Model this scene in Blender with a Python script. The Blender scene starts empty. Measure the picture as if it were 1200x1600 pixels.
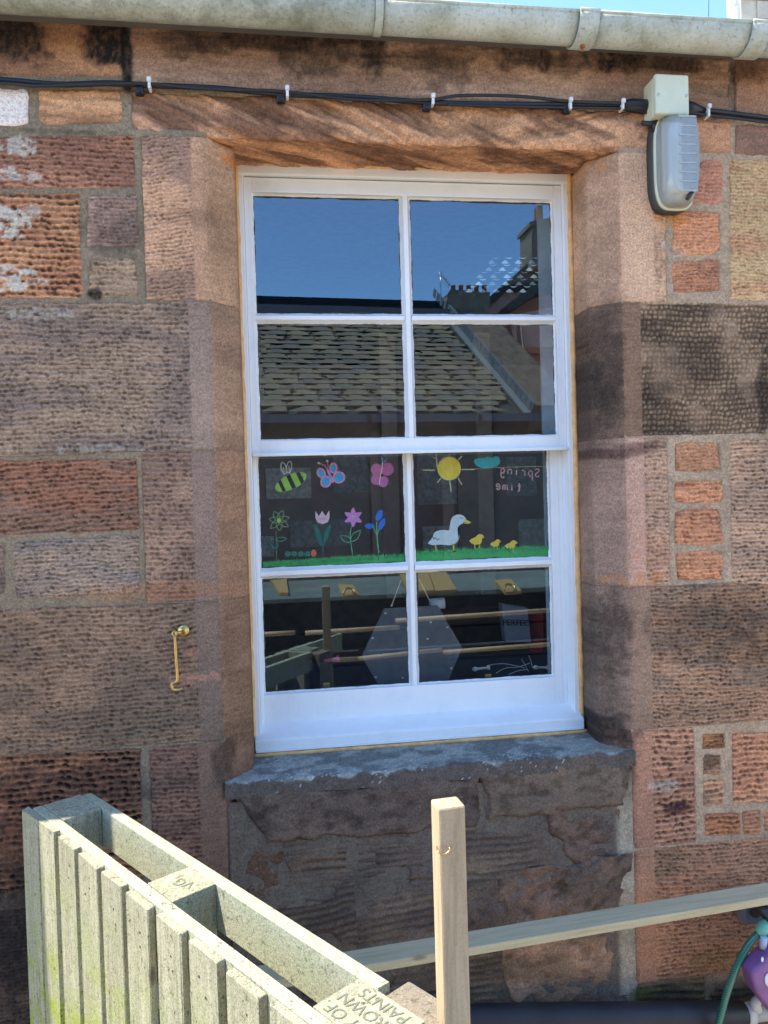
import bpy, bmesh, math, random
import numpy as np
from mathutils import Vector, Matrix

R = math.radians
scene = bpy.context.scene
col = scene.collection
random.seed(7)

# ------------------------------------------------------------------ camera, sky, sun, exposure
yaw, pitch, roll = 0.138, -0.0209, -0.0288
FPX = 1202.0
CAM = np.array([0.0, -2.7, 2.1])
_cy, _sy, _cp, _sp = math.cos(yaw), math.sin(yaw), math.cos(pitch), math.sin(pitch)
FW = np.array([_sy*_cp, _cy*_cp, _sp]); _R = np.array([_cy, -_sy, 0.0]); _U = np.cross(_R, FW)
_c, _s = math.cos(roll), math.sin(roll)
R2 = _c*_R + _s*_U; U2 = -_s*_R + _c*_U
cam_d = bpy.data.cameras.new('camera'); cam = bpy.data.objects.new('camera', cam_d); col.objects.link(cam)
cam_d.sensor_fit = 'VERTICAL'; cam_d.sensor_height = 32.0; cam_d.lens = 32.0*FPX/1600.0
cam_d.clip_start = 0.05; cam_d.clip_end = 3000
M = Matrix(((R2[0], U2[0], -FW[0]), (R2[1], U2[1], -FW[1]), (R2[2], U2[2], -FW[2])))
cam.matrix_world = Matrix.Translation(Vector(CAM)) @ M.to_4x4()
scene.camera = cam

SUN = np.array([-0.54, 0.055, 1.0]); SUN /= np.linalg.norm(SUN)
world = bpy.data.worlds.new('World'); scene.world = world; world.use_nodes = True
wn = world.node_tree.nodes; wl = world.node_tree.links; wn.clear()
sky = wn.new('ShaderNodeTexSky'); sky.sky_type = 'NISHITA'; sky.sun_disc = False
sky.sun_elevation = math.asin(SUN[2]); sky.sun_rotation = math.atan2(SUN[0], SUN[1])
sky.altitude = 300; sky.air_density = 1.0; sky.dust_density = 0.2; sky.ozone_density = 3.5
hs = wn.new('ShaderNodeHueSaturation'); hs.inputs['Saturation'].default_value = 1.06
bg = wn.new('ShaderNodeBackground'); bg.inputs[1].default_value = 0.15
wo = wn.new('ShaderNodeOutputWorld')
wl.new(sky.outputs[0], hs.inputs['Color']); wl.new(hs.outputs[0], bg.inputs[0]); wl.new(bg.outputs[0], wo.inputs[0])
sd = bpy.data.lights.new('sun', 'SUN'); so = bpy.data.objects.new('sun', sd); col.objects.link(so)
sd.energy = 3.0; sd.angle = R(0.53); sd.color = (1.0, 0.93, 0.80)
so.rotation_euler = Vector(SUN).to_track_quat('Z', 'Y').to_euler()
scene.view_settings.view_transform = 'Standard'; scene.view_settings.look = 'None'
scene.view_settings.gamma = 1; scene.view_settings.use_curve_mapping = False
scene.view_settings.exposure = 1.84
scene.render.engine = 'CYCLES'
scene.cycles.max_bounces = 8; scene.cycles.transparent_max_bounces = 12
scene.cycles.glossy_bounces = 4; scene.cycles.diffuse_bounces = 4; scene.cycles.caustics_reflective = False

# ------------------------------------------------------------------ helpers
def _ray(px, py): return (px-600)/FPX*R2-(py-800)/FPX*U2+FW
def PY(px, py, y):
    "the place in the world, on the vertical plane at depth y, that the photograph shows at px, py"
    d = _ray(px, py); t = (y-CAM[1])/d[1]; return CAM+t*d
def PZ(px, py, z):
    d = _ray(px, py); t = (z-CAM[2])/d[2]; return CAM+t*d
def lin(c):
    return tuple(((v/255)/12.92 if v/255 <= .04045 else ((v/255+.055)/1.055)**2.4) for v in c)
ILL = np.array([0.48, 0.52, 0.64])
def PH(r, g, b, k=1.0):
    "surface colour of a thing in open shade that the photograph shows as r, g, b"
    return tuple(np.clip(np.array(lin((r, g, b)))/ILL*k, 0.005, .85))

def tag(o, label=None, cat=None, group=None, kind=None):
    if label: o['label'] = label
    if cat: o['category'] = cat
    if group: o['group'] = group
    if kind: o['kind'] = kind
    return o
def empty(name, loc=(0, 0, 0), rz=0):
    o = bpy.data.objects.new(name, None); o.location = loc; o.rotation_euler = (0, 0, rz)
    o.empty_display_size = .1; col.objects.link(o); return o
def link_mesh(name, me, mat, parent=None):
    o = bpy.data.objects.new(name, me); col.objects.link(o)
    for m in (mat if isinstance(mat, (list, tuple)) else [mat]): me.materials.append(m)
    if parent:
        o.parent = parent
        # meshes are written in world coordinates unless told otherwise
        o.matrix_parent_inverse = parent_world(parent).inverted()
    return o
def parent_world(p):
    if p.parent is None:
        return Matrix.LocRotScale(p.location, p.rotation_euler.to_quaternion(), p.scale)
    return parent_world(p.parent) @ p.matrix_parent_inverse @ Matrix.LocRotScale(p.location, p.rotation_euler.to_quaternion(), p.scale)
def local(o):
    "mesh was written in the parent's own coordinates"
    o.matrix_parent_inverse = Matrix.Identity(4); return o

class MB:
    def __init__(s): s.bm = bmesh.new(); s.mi = 0
    def _post(s, vs, mat, bev, seg=2):
        fs = set(f for v in vs for f in v.link_faces)
        if bev:
            es = set(e for v in vs for e in v.link_edges)
            r = bmesh.ops.bevel(s.bm, geom=list(es), offset=bev, segments=seg, affect='EDGES', profile=.5)
            fs = set(r['faces']) | set(f for f in fs if f.is_valid)
        for f in fs: f.material_index = s.mi
    def box(s, x0, x1, y0, y1, z0, z1, bev=0, M=None):
        r = bmesh.ops.create_cube(s.bm, size=1.0)
        T = Matrix.Translation(((x0+x1)/2, (y0+y1)/2, (z0+z1)/2)) @ Matrix.Diagonal((abs(x1-x0), abs(y1-y0), abs(z1-z0), 1))
        bmesh.ops.transform(s.bm, matrix=T, verts=r['verts'])
        vs = r['verts']
        if bev:
            es = list(set(e for v in vs for e in v.link_edges))
            q = bmesh.ops.bevel(s.bm, geom=es, offset=bev, segments=2, affect='EDGES', profile=.5)
            vs = list(set(v for f in q['faces'] for v in f.verts))
            allv = set(vs)
            for v in list(allv):
                for f in v.link_faces:
                    for w in f.verts: allv.add(w)
            vs = list(allv)
        if M is not None: bmesh.ops.transform(s.bm, matrix=M, verts=vs)
        for v in vs:
            for f in v.link_faces: f.material_index = s.mi
        return vs
    def prism(s, poly, axis, a, b, bev=0):
        "poly of 2-d points swept along axis from a to b; axis 'y': (x,z)  'x': (y,z)  'z': (x,y)"
        def mk(p, t):
            return {'y': (p[0], t, p[1]), 'x': (t, p[0], p[1]), 'z': (p[0], p[1], t)}[axis]
        v0 = [s.bm.verts.new(mk(p, a)) for p in poly]; v1 = [s.bm.verts.new(mk(p, b)) for p in poly]
        fs = [s.bm.faces.new(v0), s.bm.faces.new(v1[::-1])]
        n = len(poly)
        for i in range(n): fs.append(s.bm.faces.new((v0[i], v0[(i+1) % n], v1[(i+1) % n], v1[i])))
        for f in fs: f.material_index = s.mi
        bmesh.ops.recalc_face_normals(s.bm, faces=fs)
        return v0+v1
    def hexa(s, P):
        "eight corners: bottom four, top four"
        v = [s.bm.verts.new(p) for p in P]
        fs = [s.bm.faces.new([v[i] for i in q]) for q in ((3, 2, 1, 0), (4, 5, 6, 7), (0, 1, 5, 4), (1, 2, 6, 5), (2, 3, 7, 6), (3, 0, 4, 7))]
        for f in fs: f.material_index = s.mi
        bmesh.ops.recalc_face_normals(s.bm, faces=fs)
    def tube(s, pts, r, n=10, cap=True, flat=None):
        pts = [Vector(p) for p in pts]; rs = r if isinstance(r, (list, tuple)) else [r]*len(pts)
        rings = []; up0 = None
        for i, p in enumerate(pts):
            t = (pts[min(i+1, len(pts)-1)]-pts[max(i-1, 0)]).normalized()
            if up0 is None: up0 = Vector((0, 0, 1)) if abs(t.z) < .9 else Vector((0, 1, 0))
            a = t.cross(up0).normalized(); b = a.cross(t).normalized(); up0 = b
            k = flat or 1
            rings.append([s.bm.verts.new(p+(a*math.cos(2*math.pi*j/n)*k+b*math.sin(2*math.pi*j/n))*rs[i]) for j in range(n)])
        for A, B in zip(rings, rings[1:]):
            for j in range(n):
                f = s.bm.faces.new((A[j], A[(j+1) % n], B[(j+1) % n], B[j])); f.material_index = s.mi; f.smooth = True
        if cap:
            for Q in (rings[0][::-1], rings[-1]):
                f = s.bm.faces.new(Q); f.material_index = s.mi
    def lathe(s, prof, M=None, n=20):
        "prof of (radius, height) about z"
        M = M or Matrix.Identity(4); rings = []
        for r, h in prof:
            rings.append([s.bm.verts.new(M @ Vector((r*math.cos(2*math.pi*j/n), r*math.sin(2*math.pi*j/n), h))) for j in range(n)])
        for A, B in zip(rings, rings[1:]):
            for j in range(n):
                f = s.bm.faces.new((A[j], A[(j+1) % n], B[(j+1) % n], B[j])); f.material_index = s.mi; f.smooth = True
        for Q in (rings[0][::-1], rings[-1]):
            f = s.bm.faces.new(Q); f.material_index = s.mi
    def build(s, name, mat, parent=None):
        me = bpy.data.meshes.new(name); bmesh.ops.recalc_face_normals(s.bm, faces=s.bm.faces[:])
        s.bm.to_mesh(me); s.bm.free(); return link_mesh(name, me, mat, parent)

def spline(pts, n=8):
    pts = [Vector(p) for p in pts]; out = []
    for i in range(len(pts)-1):
        p0 = pts[max(i-1, 0)]; p1 = pts[i]; p2 = pts[i+1]; p3 = pts[min(i+2, len(pts)-1)]
        for k in range(n):
            t = k/n
            out.append(.5*((2*p1)+(p2-p0)*t+(2*p0-5*p1+4*p2-p3)*t*t+(3*p1-p0-3*p2+p3)*t**3))
    out.append(pts[-1]); return out

# ------------------------------------------------------------------ numpy noise
def _h(ix, iy, seed):
    n = (ix.astype(np.int64)*374761393+iy.astype(np.int64)*668265263+seed*1442695041) & 0xFFFFFFFF
    n = ((n ^ (n >> 13))*1274126177) & 0xFFFFFFFF
    n = ((n ^ (n >> 16))*2246822519) & 0xFFFFFFFF
    return ((n ^ (n >> 15)) & 0xFFFFFF)/float(0xFFFFFF)
def vn(x, y, seed=0):
    ix = np.floor(x); iy = np.floor(y); fx = x-ix; fy = y-iy
    fx = fx*fx*fx*(fx*(fx*6-15)+10); fy = fy*fy*fy*(fy*(fy*6-15)+10)
    a = _h(ix, iy, seed); b = _h(ix+1, iy, seed); c = _h(ix, iy+1, seed); d = _h(ix+1, iy+1, seed)
    return (a*(1-fx)+b*fx)*(1-fy)+(c*(1-fx)+d*fx)*fy
def fbm(x, y, seed=0, o=4):
    s = 0; a = .5; t = 0
    ca, sa = math.cos(.6), math.sin(.6)
    for i in range(o):
        s = s+a*vn(x, y, seed+i*17); t += a; a *= .5
        x, y = (x*ca-y*sa)*2.03+5.1, (x*sa+y*ca)*2.03+1.7
    return s/t
def sstep(a, b, x):
    t = np.clip((x-a)/(b-a), 0, 1); return t*t*(3-2*t)

# ------------------------------------------------------------------ materials
def newmat(name):
    m = bpy.data.materials.new(name); m.use_nodes = True
    nt = m.node_tree; b = nt.nodes['Principled BSDF']; return m, nt, b
def N(nt, t, **kw):
    n = nt.nodes.new(t)
    for k, v in kw.items():
        if k in n.inputs: n.inputs[k].default_value = v
        else: setattr(n, k, v)
    return n
def ramp(nt, fac, stops):
    r = nt.nodes.new('ShaderNodeValToRGB'); el = r.color_ramp.elements
    while len(el) > 1: el.remove(el[0])
    el[0].position = stops[0][0]; el[0].color = (*stops[0][1], 1)
    for p, c in stops[1:]:
        e = el.new(p); e.color = (*c, 1)
    nt.links.new(fac, r.inputs[0]); return r.outputs[0]
def coords(nt, scale=(1, 1, 1), kind='Object'):
    tc = nt.nodes.new('ShaderNodeTexCoord'); mp = nt.nodes.new('ShaderNodeMapping')
    mp.inputs['Scale'].default_value = scale; nt.links.new(tc.outputs[kind], mp.inputs[0]); return mp.outputs[0]
def noise(nt, vec, scale, detail=4, rough=.6, dist=0):
    n = N(nt, 'ShaderNodeTexNoise'); n.inputs['Scale'].default_value = scale; n.inputs['Detail'].default_value = detail
    n.inputs['Roughness'].default_value = rough; n.inputs['Distortion'].default_value = dist
    nt.links.new(vec, n.inputs['Vector']); return n.outputs['Fac']
def bump(nt, b, fac, strength, dist=.01):
    u = nt.nodes.new('ShaderNodeBump'); u.inputs['Strength'].default_value = strength; u.inputs['Distance'].default_value = dist
    nt.links.new(fac, u.inputs['Height']); nt.links.new(u.outputs[0], b.inputs['Normal'])
def mixc(nt, fac, a, b, mode='MIX'):
    m = nt.nodes.new('ShaderNodeMix'); m.data_type = 'RGBA'; m.blend_type = mode
    for sock, v in ((m.inputs[0], fac), (m.inputs[6], a), (m.inputs[7], b)):
        if hasattr(v, 'node'): nt.links.new(v, sock)
        else: sock.default_value = v if isinstance(v, (int, float)) else (*v, 1)
    return m.outputs[2]

def plain(name, c, rough=.5, metal=0, spec=.5, var=.12, nscale=20, bumps=0):
    m, nt, b = newmat(name)
    v = coords(nt); f = noise(nt, v, nscale)
    c = np.array(c)
    nt.links.new(ramp(nt, f, [(.3, tuple(c*(1-var))), (.7, tuple(np.clip(c*(1+var), 0, 1)))]), b.inputs['Base Color'])
    b.inputs['Roughness'].default_value = rough; b.inputs['Metallic'].default_value = metal
    b.inputs['Specular IOR Level'].default_value = spec
    if bumps: bump(nt, b, noise(nt, v, nscale*6), bumps, .002)
    return m

def m_stone():
    m, nt, b = newmat('sandstone')
    at = N(nt, 'ShaderNodeAttribute', attribute_name='Col')
    v = coords(nt)
    g = noise(nt, v, 420, 3, .7); s = noise(nt, v, 130, 4, .65)
    c = mixc(nt, 1.0, at.outputs['Color'], ramp(nt, g, [(.3, (.52, .50, .50)), (.5, (1, 1, 1)), (.7, (1.42, 1.42, 1.40))]), 'MULTIPLY')
    c = mixc(nt, 1.0, c, ramp(nt, s, [(.35, (.76, .75, .76)), (.65, (1.24, 1.23, 1.21))]), 'MULTIPLY')
    nt.links.new(c, b.inputs['Base Color']); b.inputs['Roughness'].default_value = .95
    b.inputs['Specular IOR Level'].default_value = .15
    ad = nt.nodes.new('ShaderNodeMath'); ad.operation = 'ADD'; nt.links.new(g, ad.inputs[0]); nt.links.new(s, ad.inputs[1])
    bump(nt, b, ad.outputs[0], .8, .005)
    return m
STONE = m_stone()

def m_paint():
    m, nt, b = newmat('white_gloss_paint')
    v = coords(nt)
    f = noise(nt, v, 9, 6, .7)
    c = ramp(nt, f, [(.28, (.78, .785, .78)), (.48, (.84, .84, .84)), (.75, (.87, .87, .865))])
    d = noise(nt, v, 60, 5, .8)
    c = mixc(nt, ramp(nt, d, [(.64, (0, 0, 0)), (.74, (.45, .45, .45))]), c, (.50, .47, .41))
    nt.links.new(c, b.inputs['Base Color']); b.inputs['Roughness'].default_value = .42
    bump(nt, b, noise(nt, coords(nt, (30, 30, 3)), 5, 4), .22, .004)
    return m
PAINT = m_paint()

def m_glass(name='pane_glass', ior=2.42, wob=.0018):
    "old window glass: each pane mirrors once, at its outer face, and lets the rest through"
    m, nt, b = newmat(name); nt.nodes.remove(b); out = nt.nodes['Material Output']
    fr = N(nt, 'ShaderNodeFresnel', IOR=ior); tr = N(nt, 'ShaderNodeBsdfTransparent'); gl = N(nt, 'ShaderNodeBsdfGlossy', Roughness=0.0)
    tr.inputs[0].default_value = (.97, .985, .98, 1); gl.inputs[0].default_value = (.60, .83, 1, 1)
    ge = nt.nodes.new('ShaderNodeNewGeometry'); iv = nt.nodes.new('ShaderNodeMath'); iv.operation = 'SUBTRACT'; iv.inputs[0].default_value = 1
    mu = nt.nodes.new('ShaderNodeMath'); mu.operation = 'MULTIPLY'
    nt.links.new(ge.outputs['Backfacing'], iv.inputs[1]); nt.links.new(iv.outputs[0], mu.inputs[0]); nt.links.new(fr.outputs[0], mu.inputs[1])
    mx = nt.nodes.new('ShaderNodeMixShader')
    nt.links.new(mu.outputs[0], mx.inputs[0]); nt.links.new(tr.outputs[0], mx.inputs[1]); nt.links.new(gl.outputs[0], mx.inputs[2])
    nt.links.new(mx.outputs[0], out.inputs[0])
    v = coords(nt); f = noise(nt, v, 2.2, 1, .4); u = nt.nodes.new('ShaderNodeBump'); u.inputs['Strength'].default_value = 1
    u.inputs['Distance'].default_value = wob*.05
    nt.links.new(f, u.inputs['Height']); nt.links.new(u.outputs[0], gl.inputs['Normal'])
    return m
GLASS = m_glass()

def m_wood(name, base, dark, axis='z', grain=14, pepper=1.0, moss=None, knots=True, rough=.85, wear=None):
    m, nt, b = newmat(name)
    sc = {'z': (1, 1, .06), 'x': (.06, 1, 1), 'y': (1, .06, 1)}[axis]
    oi = N(nt, 'ShaderNodeObjectInfo'); tc = nt.nodes.new('ShaderNodeTexCoord')
    va = nt.nodes.new('ShaderNodeVectorMath'); va.operation = 'ADD'
    cm = nt.nodes.new('ShaderNodeVectorMath'); cm.operation = 'SCALE'; cm.inputs[0].default_value = (7, 13, 5)
    nt.links.new(oi.outputs['Random'], cm.inputs['Scale']); nt.links.new(tc.outputs['Object'], va.inputs[0]); nt.links.new(cm.outputs[0], va.inputs[1])
    mp = nt.nodes.new('ShaderNodeMapping'); mp.inputs['Scale'].default_value = sc; nt.links.new(va.outputs[0], mp.inputs[0])
    f = noise(nt, mp.outputs[0], grain*14, 5, .7, .6); g = noise(nt, mp.outputs[0], grain*2.2, 3, .6, 1.5)
    big = noise(nt, va.outputs[0], 9, 5, .7)
    mid = tuple((np.array(base)*.6+np.array(dark)*.4))
    c = ramp(nt, f, [(.32, dark), (.46, mid), (.62, base)])
    c = mixc(nt, .35, c, ramp(nt, g, [(.35, mid), (.6, tuple(np.clip(np.array(base)*1.12, 0, 1)))]))
    if wear: c = mixc(nt, ramp(nt, big, [(.45, (0, 0, 0)), (.62, (.8, .8, .8))]), c, wear)
    if moss:
        sx = nt.nodes.new('ShaderNodeSeparateXYZ'); nt.links.new(tc.outputs['Object'], sx.inputs[0])
        mr = nt.nodes.new('ShaderNodeMapRange'); mr.inputs[1].default_value = 1.22; mr.inputs[2].default_value = .75
        nt.links.new(sx.outputs[2], mr.inputs[0])
        mu = nt.nodes.new('ShaderNodeMath'); mu.operation = 'MULTIPLY'; nt.links.new(mr.outputs[0], mu.inputs[0])
        n2 = noise(nt, tc.outputs['Object'], 7, 5, .7); q = ramp(nt, n2, [(.47, (.08, .08, .08)), (.62, (1, 1, 1))]); nt.links.new(q, mu.inputs[1])
        c = mixc(nt, mu.outputs[0], c, moss)
    sp = noise(nt, va.outputs[0], 260, 3, .8)
    c = mixc(nt, 1.0, c, ramp(nt, sp, [(.34, tuple(1-pepper*np.array((.42, .44, .50)))), (.5, (1, 1, 1)), (.68, tuple(1+pepper*np.array((.22, .22, .18))))]), 'MULTIPLY')
    if moss or wear:
        l1 = noise(nt, va.outputs[0], 55, 6, .85); l2 = noise(nt, va.outputs[0], 24, 6, .8)
        c = mixc(nt, ramp(nt, l1, [(.56, (0, 0, 0)), (.64, (.85, .85, .85))]), c, tuple(np.array(dark)*.35))
        c = mixc(nt, ramp(nt, l2, [(.62, (0, 0, 0)), (.72, (.7, .7, .7))]), c, (.50, .50, .46))
        c = mixc(nt, ramp(nt, noise(nt, mp.outputs[0], 90, 4, .8), [(.66, (0, 0, 0)), (.72, (.8, .8, .8))]), c, tuple(np.array(dark)*.3))
    if knots:
        vo = N(nt, 'ShaderNodeTexVoronoi', Scale=5.0); k = nt.nodes.new('ShaderNodeMapping')
        k.inputs['Scale'].default_value = tuple(.5 if s < 1 else 1.6 for s in sc); nt.links.new(va.outputs[0], k.inputs[0]); nt.links.new(k.outputs[0], vo.inputs['Vector'])
        c = mixc(nt, ramp(nt, vo.outputs['Distance'], [(.03, (.75, .75, .75)), (.075, (0, 0, 0))]), c, tuple(np.array(dark)*.55))
    nt.links.new(c, b.inputs['Base Color']); b.inputs['Roughness'].default_value = rough; b.inputs['Specular IOR Level'].default_value = .2
    bump(nt, b, f, .5, .0025)
    return m
W_FENCE = m_wood('weathered_fence_wood', (.42, .40, .28), (.12, .11, .07), 'z', grain=6, moss=(.26, .31, .05), wear=(.31, .30, .20), pepper=1.2)
W_RAIL = m_wood('weathered_rail_wood', (.46, .45, .33), (.22, .22, .14), 'y', grain=8, knots=False, wear=(.37, .39, .25), pepper=1.2)
W_OLD = m_wood('old_brown_post', (.26, .22, .165), (.13, .10, .07), 'z', wear=(.22, .20, .15))
W_POST = m_wood('new_pine', (.54, .41, .26), (.27, .19, .11), 'z', grain=7, rough=.7, pepper=.25)
W_BATTEN = m_wood('treated_batten', (.58, .49, .30), (.38, .30, .16), 'x', grain=5, rough=.7, pepper=.25)

def m_gutter():
    m, nt, b = newmat('gutter_paint')
    v = coords(nt); big = noise(nt, v, 6, 6, .75); fine = noise(nt, v, 90, 5, .8)
    c = ramp(nt, big, [(.3, PH(106, 112, 108)), (.5, PH(132, 141, 146)), (.7, PH(146, 157, 166))])
    c = mixc(nt, ramp(nt, fine, [(.53, (0, 0, 0)), (.68, (.7, .7, .7))]), c, (.11, .11, .085))
    sx = nt.nodes.new('ShaderNodeSeparateXYZ'); nt.links.new(v, sx.inputs[0])
    # grime gathered along the lower lip and green-black soot on the left-hand length
    mr = N(nt, 'ShaderNodeMapRange'); mr.inputs[1].default_value = -.02; mr.inputs[2].default_value = -.115; nt.links.new(sx.outputs[2], mr.inputs[0])
    mu = nt.nodes.new('ShaderNodeMath'); mu.operation = 'MULTIPLY'; nt.links.new(mr.outputs[0], mu.inputs[0]); nt.links.new(noise(nt, v, 25, 5, .8), mu.inputs[1])
    c = mixc(nt, mu.outputs[0], c, (.16, .145, .10))
    ml = N(nt, 'ShaderNodeMapRange'); ml.inputs[1].default_value = .45; ml.inputs[2].default_value = .15; nt.links.new(sx.outputs[0], ml.inputs[0])
    mw = nt.nodes.new('ShaderNodeMath'); mw.operation = 'MULTIPLY'; nt.links.new(ml.outputs[0], mw.inputs[0])
    nt.links.new(ramp(nt, noise(nt, v, 14, 6, .8), [(.35, (.1, .1, .1)), (.65, (.75, .75, .75))]), mw.inputs[1])
    c = mixc(nt, mw.outputs[0], c, (.13, .14, .10))
    rust = noise(nt, coords(nt, (1, 1, .5)), 11, 6, .8)
    c = mixc(nt, ramp(nt, rust, [(.66, (0, 0, 0)), (.74, (.8, .8, .8))]), c, (.28, .13, .05))
    nt.links.new(c, b.inputs['Base Color']); b.inputs['Roughness'].default_value = .6
    bump(nt, b, fine, .2, .003)
    return m
GUT = m_gutter()
BLACKP = plain('black_cable', (.013, .014, .02), .45, var=.3)
BLACKPIPE = plain('black_pipe', (.018, .02, .026), .55, var=.35, nscale=7, bumps=.1)
WHITEP = plain('white_nylon', (.7, .72, .72), .4)
BOXP = plain('cream_plastic', PH(150, 156, 150), .5, var=.06, nscale=12)
SEAL = plain('tan_sealant', PH(160, 128, 92), .7, var=.22, nscale=30, bumps=.3)
PUTTY = plain('dark_putty_line', (.06, .06, .06), .8, var=.6, nscale=120)
BRASS = plain('brass', (.62, .42, .15), .36, metal=1, var=.15, nscale=60)
STEEL = plain('steel', (.55, .56, .58), .3, metal=1)
LEAD = plain('lead', (.17, .18, .19), .6, var=.25, nscale=6)

# ------------------------------------------------------------------ ground
mb = MB(); mb.box(-400, 400, -400, 400, -1.0, 0.0)
def m_ground():
    m, nt, b = newmat('paving'); v = coords(nt)
    br = N(nt, 'ShaderNodeTexBrick'); br.inputs['Scale'].default_value = 1.6; nt.links.new(v, br.inputs['Vector'])
    br.inputs['Color1'].default_value = (.42, .35, .27, 1); br.inputs['Color2'].default_value = (.50, .43, .33, 1); br.inputs['Mortar'].default_value = (.20, .17, .14, 1)
    c = mixc(nt, 1.0, br.outputs['Color'], ramp(nt, noise(nt, v, 4, 6, .7), [(.3, (.75, .75, .75)), (.7, (1.2, 1.2, 1.2))]), 'MULTIPLY')
    nt.links.new(c, b.inputs['Base Color']); b.inputs['Roughness'].default_value = .9; return m
tag(mb.build('ground', m_ground()), kind='structure')

# ------------------------------------------------------------------ the stone house wall
YW = -0.215                      # face of the wall; the window's front is at y = 0
XL, XR = -0.188, 1.181           # arrises of the opening
SPL = 0.085                      # width of the splay
Z0, Z1 = 1.23, 3.25              # foot and head of the window
house = empty('sandstone_house', (0, 0, 0))
tag(house, 'red and grey sandstone house wall of tooled blocks around a white window', 'building')

def wall(px, py): p = PY(px, py, YW); return (p[0], p[2])
def q(*pts): return [wall(*p) for p in pts]

# stains with a shape of their own: centre and radii as found on the wall, strength, colour
SOOT = (.022, .02, .02)
STAINS = []
def stain(px, py, rx, ry, k, c, w=.5):
    x, z = wall(px, py); STAINS.append((x, z, rx/500., ry/500., k, np.array(c), w))
for a in [(25, 60, 55, 45, .85), (0, 40, 60, 30, .7), (165, 62, 34, 42, .97), (198, 85, 10, 75, .9), (285, 66, 40, 32, .55), (345, 60, 60, 22, .6), (480, 78, 55, 48, .62),
          (430, 60, 80, 25, .7), (590, 85, 22, 45, .75), (545, 65, 50, 30, .7), (705, 95, 60, 50, .5), (820, 90, 70, 24, .75), (960, 92, 60, 22, .85), (880, 100, 40, 25, .5), (1060, 100, 60, 20, .7),
          (1170, 110, 40, 25, .6), (1145, 140, 7, 60, .6), (100, 205, 70, 5, .4), (640, 95, 110, 16, .6),
          (955, 560, 26, 105, .5), (945, 640, 34, 70, .4), (930, 600, 24, 110, .35), (1030, 600, 30, 100, .25), (1150, 560, 90, 70, .12), (1060, 640, 80, 50, .1), (1195, 620, 12, 80, .6), (965, 990, 34, 70, .5), (950, 1060, 26, 90, .35), (1100, 980, 110, 60, .4), (950, 1150, 50, 34, .75), (1190, 1000, 60, 70, .35),
          (985, 1210, 16, 60, .4), (180, 350, 45, 40, .30), (185, 375, 40, 25, .35), (150, 460, 14, 8, .8), (350, 1190, 22, 45, .55), (20, 1460, 60, 110, .8), (1040, 1560, 60, 25, .6), (1150, 1555, 60, 25, .55), (300, 340, 60, 14, .25),
          (110, 1235, 150, 40, .55), (30, 1330, 50, 70, .6), (1110, 1190, 14, 16, .5)]:
    stain(*a, SOOT)
for a in [(8, 432, 42, 22, .85), (10, 345, 36, 24, .8), (50, 332, 14, 12, .5), (30, 275, 50, 8, .55), (25, 228, 40, 14, .6), (45, 440, 30, 6, .5), (10, 265, 26, 8, .6), (55, 490, 60, 10, .3), (150, 700, 90, 8, .25), (1042, 383, 12, 9, .6),
          (1060, 395, 20, 9, .35), (1040, 1228, 34, 12, .35)]:
    stain(*a[:4], a[4]*.8, PH(180, 176, 180))
stain(1058, 1262, 28, 14, .85, (.05, .02, .025), .25)
for a in [(960, 708, 75, 9, .65), (900, 722, 40, 9, .5), (1000, 697, 40, 8, .6)]: stain(*a, (.07, .03, .03), .4)
stain(1020, 870, 40, 50, .15, PH(170, 90, 60)); stain(300, 1020, 20, 8, .3, PH(160, 110, 100)); stain(300, 1060, 45, 10, .35, PH(165, 120, 110))
stain(400, 240, 60, 14, .6, PH(150, 95, 50)); stain(640, 245, 300, 10, .55, PH(160, 105, 60)); stain(1050, 340, 30, 18, .5, PH(165, 110, 55));
stain(1000, 905, 60, 10, .35, PH(150, 100, 50)); stain(240, 925, 150, 14, .3, PH(130, 85, 50))
for a in [(1000, 1560, 30, 20, .6), (1110, 1500, 60, 24, .3)]: stain(*a, (.08, .10, .02))

def stained(c, x, z):
    for i, (sx, sz, rx, rz, k, sc, w) in enumerate(STAINS):
        near = (np.abs(x-sx) < rx*2.2) & (np.abs(z-sz) < rz*2.2)
        if not near.any(): continue
        xx, zz = x[near], z[near]
        d = np.sqrt(((xx-sx)/rx)**2+((zz-sz)/rz)**2)+1.1*w*(fbm(xx*28, zz*28, 300+i, 4)-.5)*2
        m = (k*(1-sstep(.55, 1.25, d))*(.62+.75*fbm(xx*110, zz*60, 400+i, 3)))[:, None]
        if sc.mean() > .28: m = (k*(1-sstep(.86, 1.0, d))*sstep(.36, .48, fbm(xx*55, zz*70, 500+i, 4)))[:, None]
        m = np.clip(m, 0, 1)
        c[near] = c[near]*(1-m)+sc*m
    return c

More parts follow.
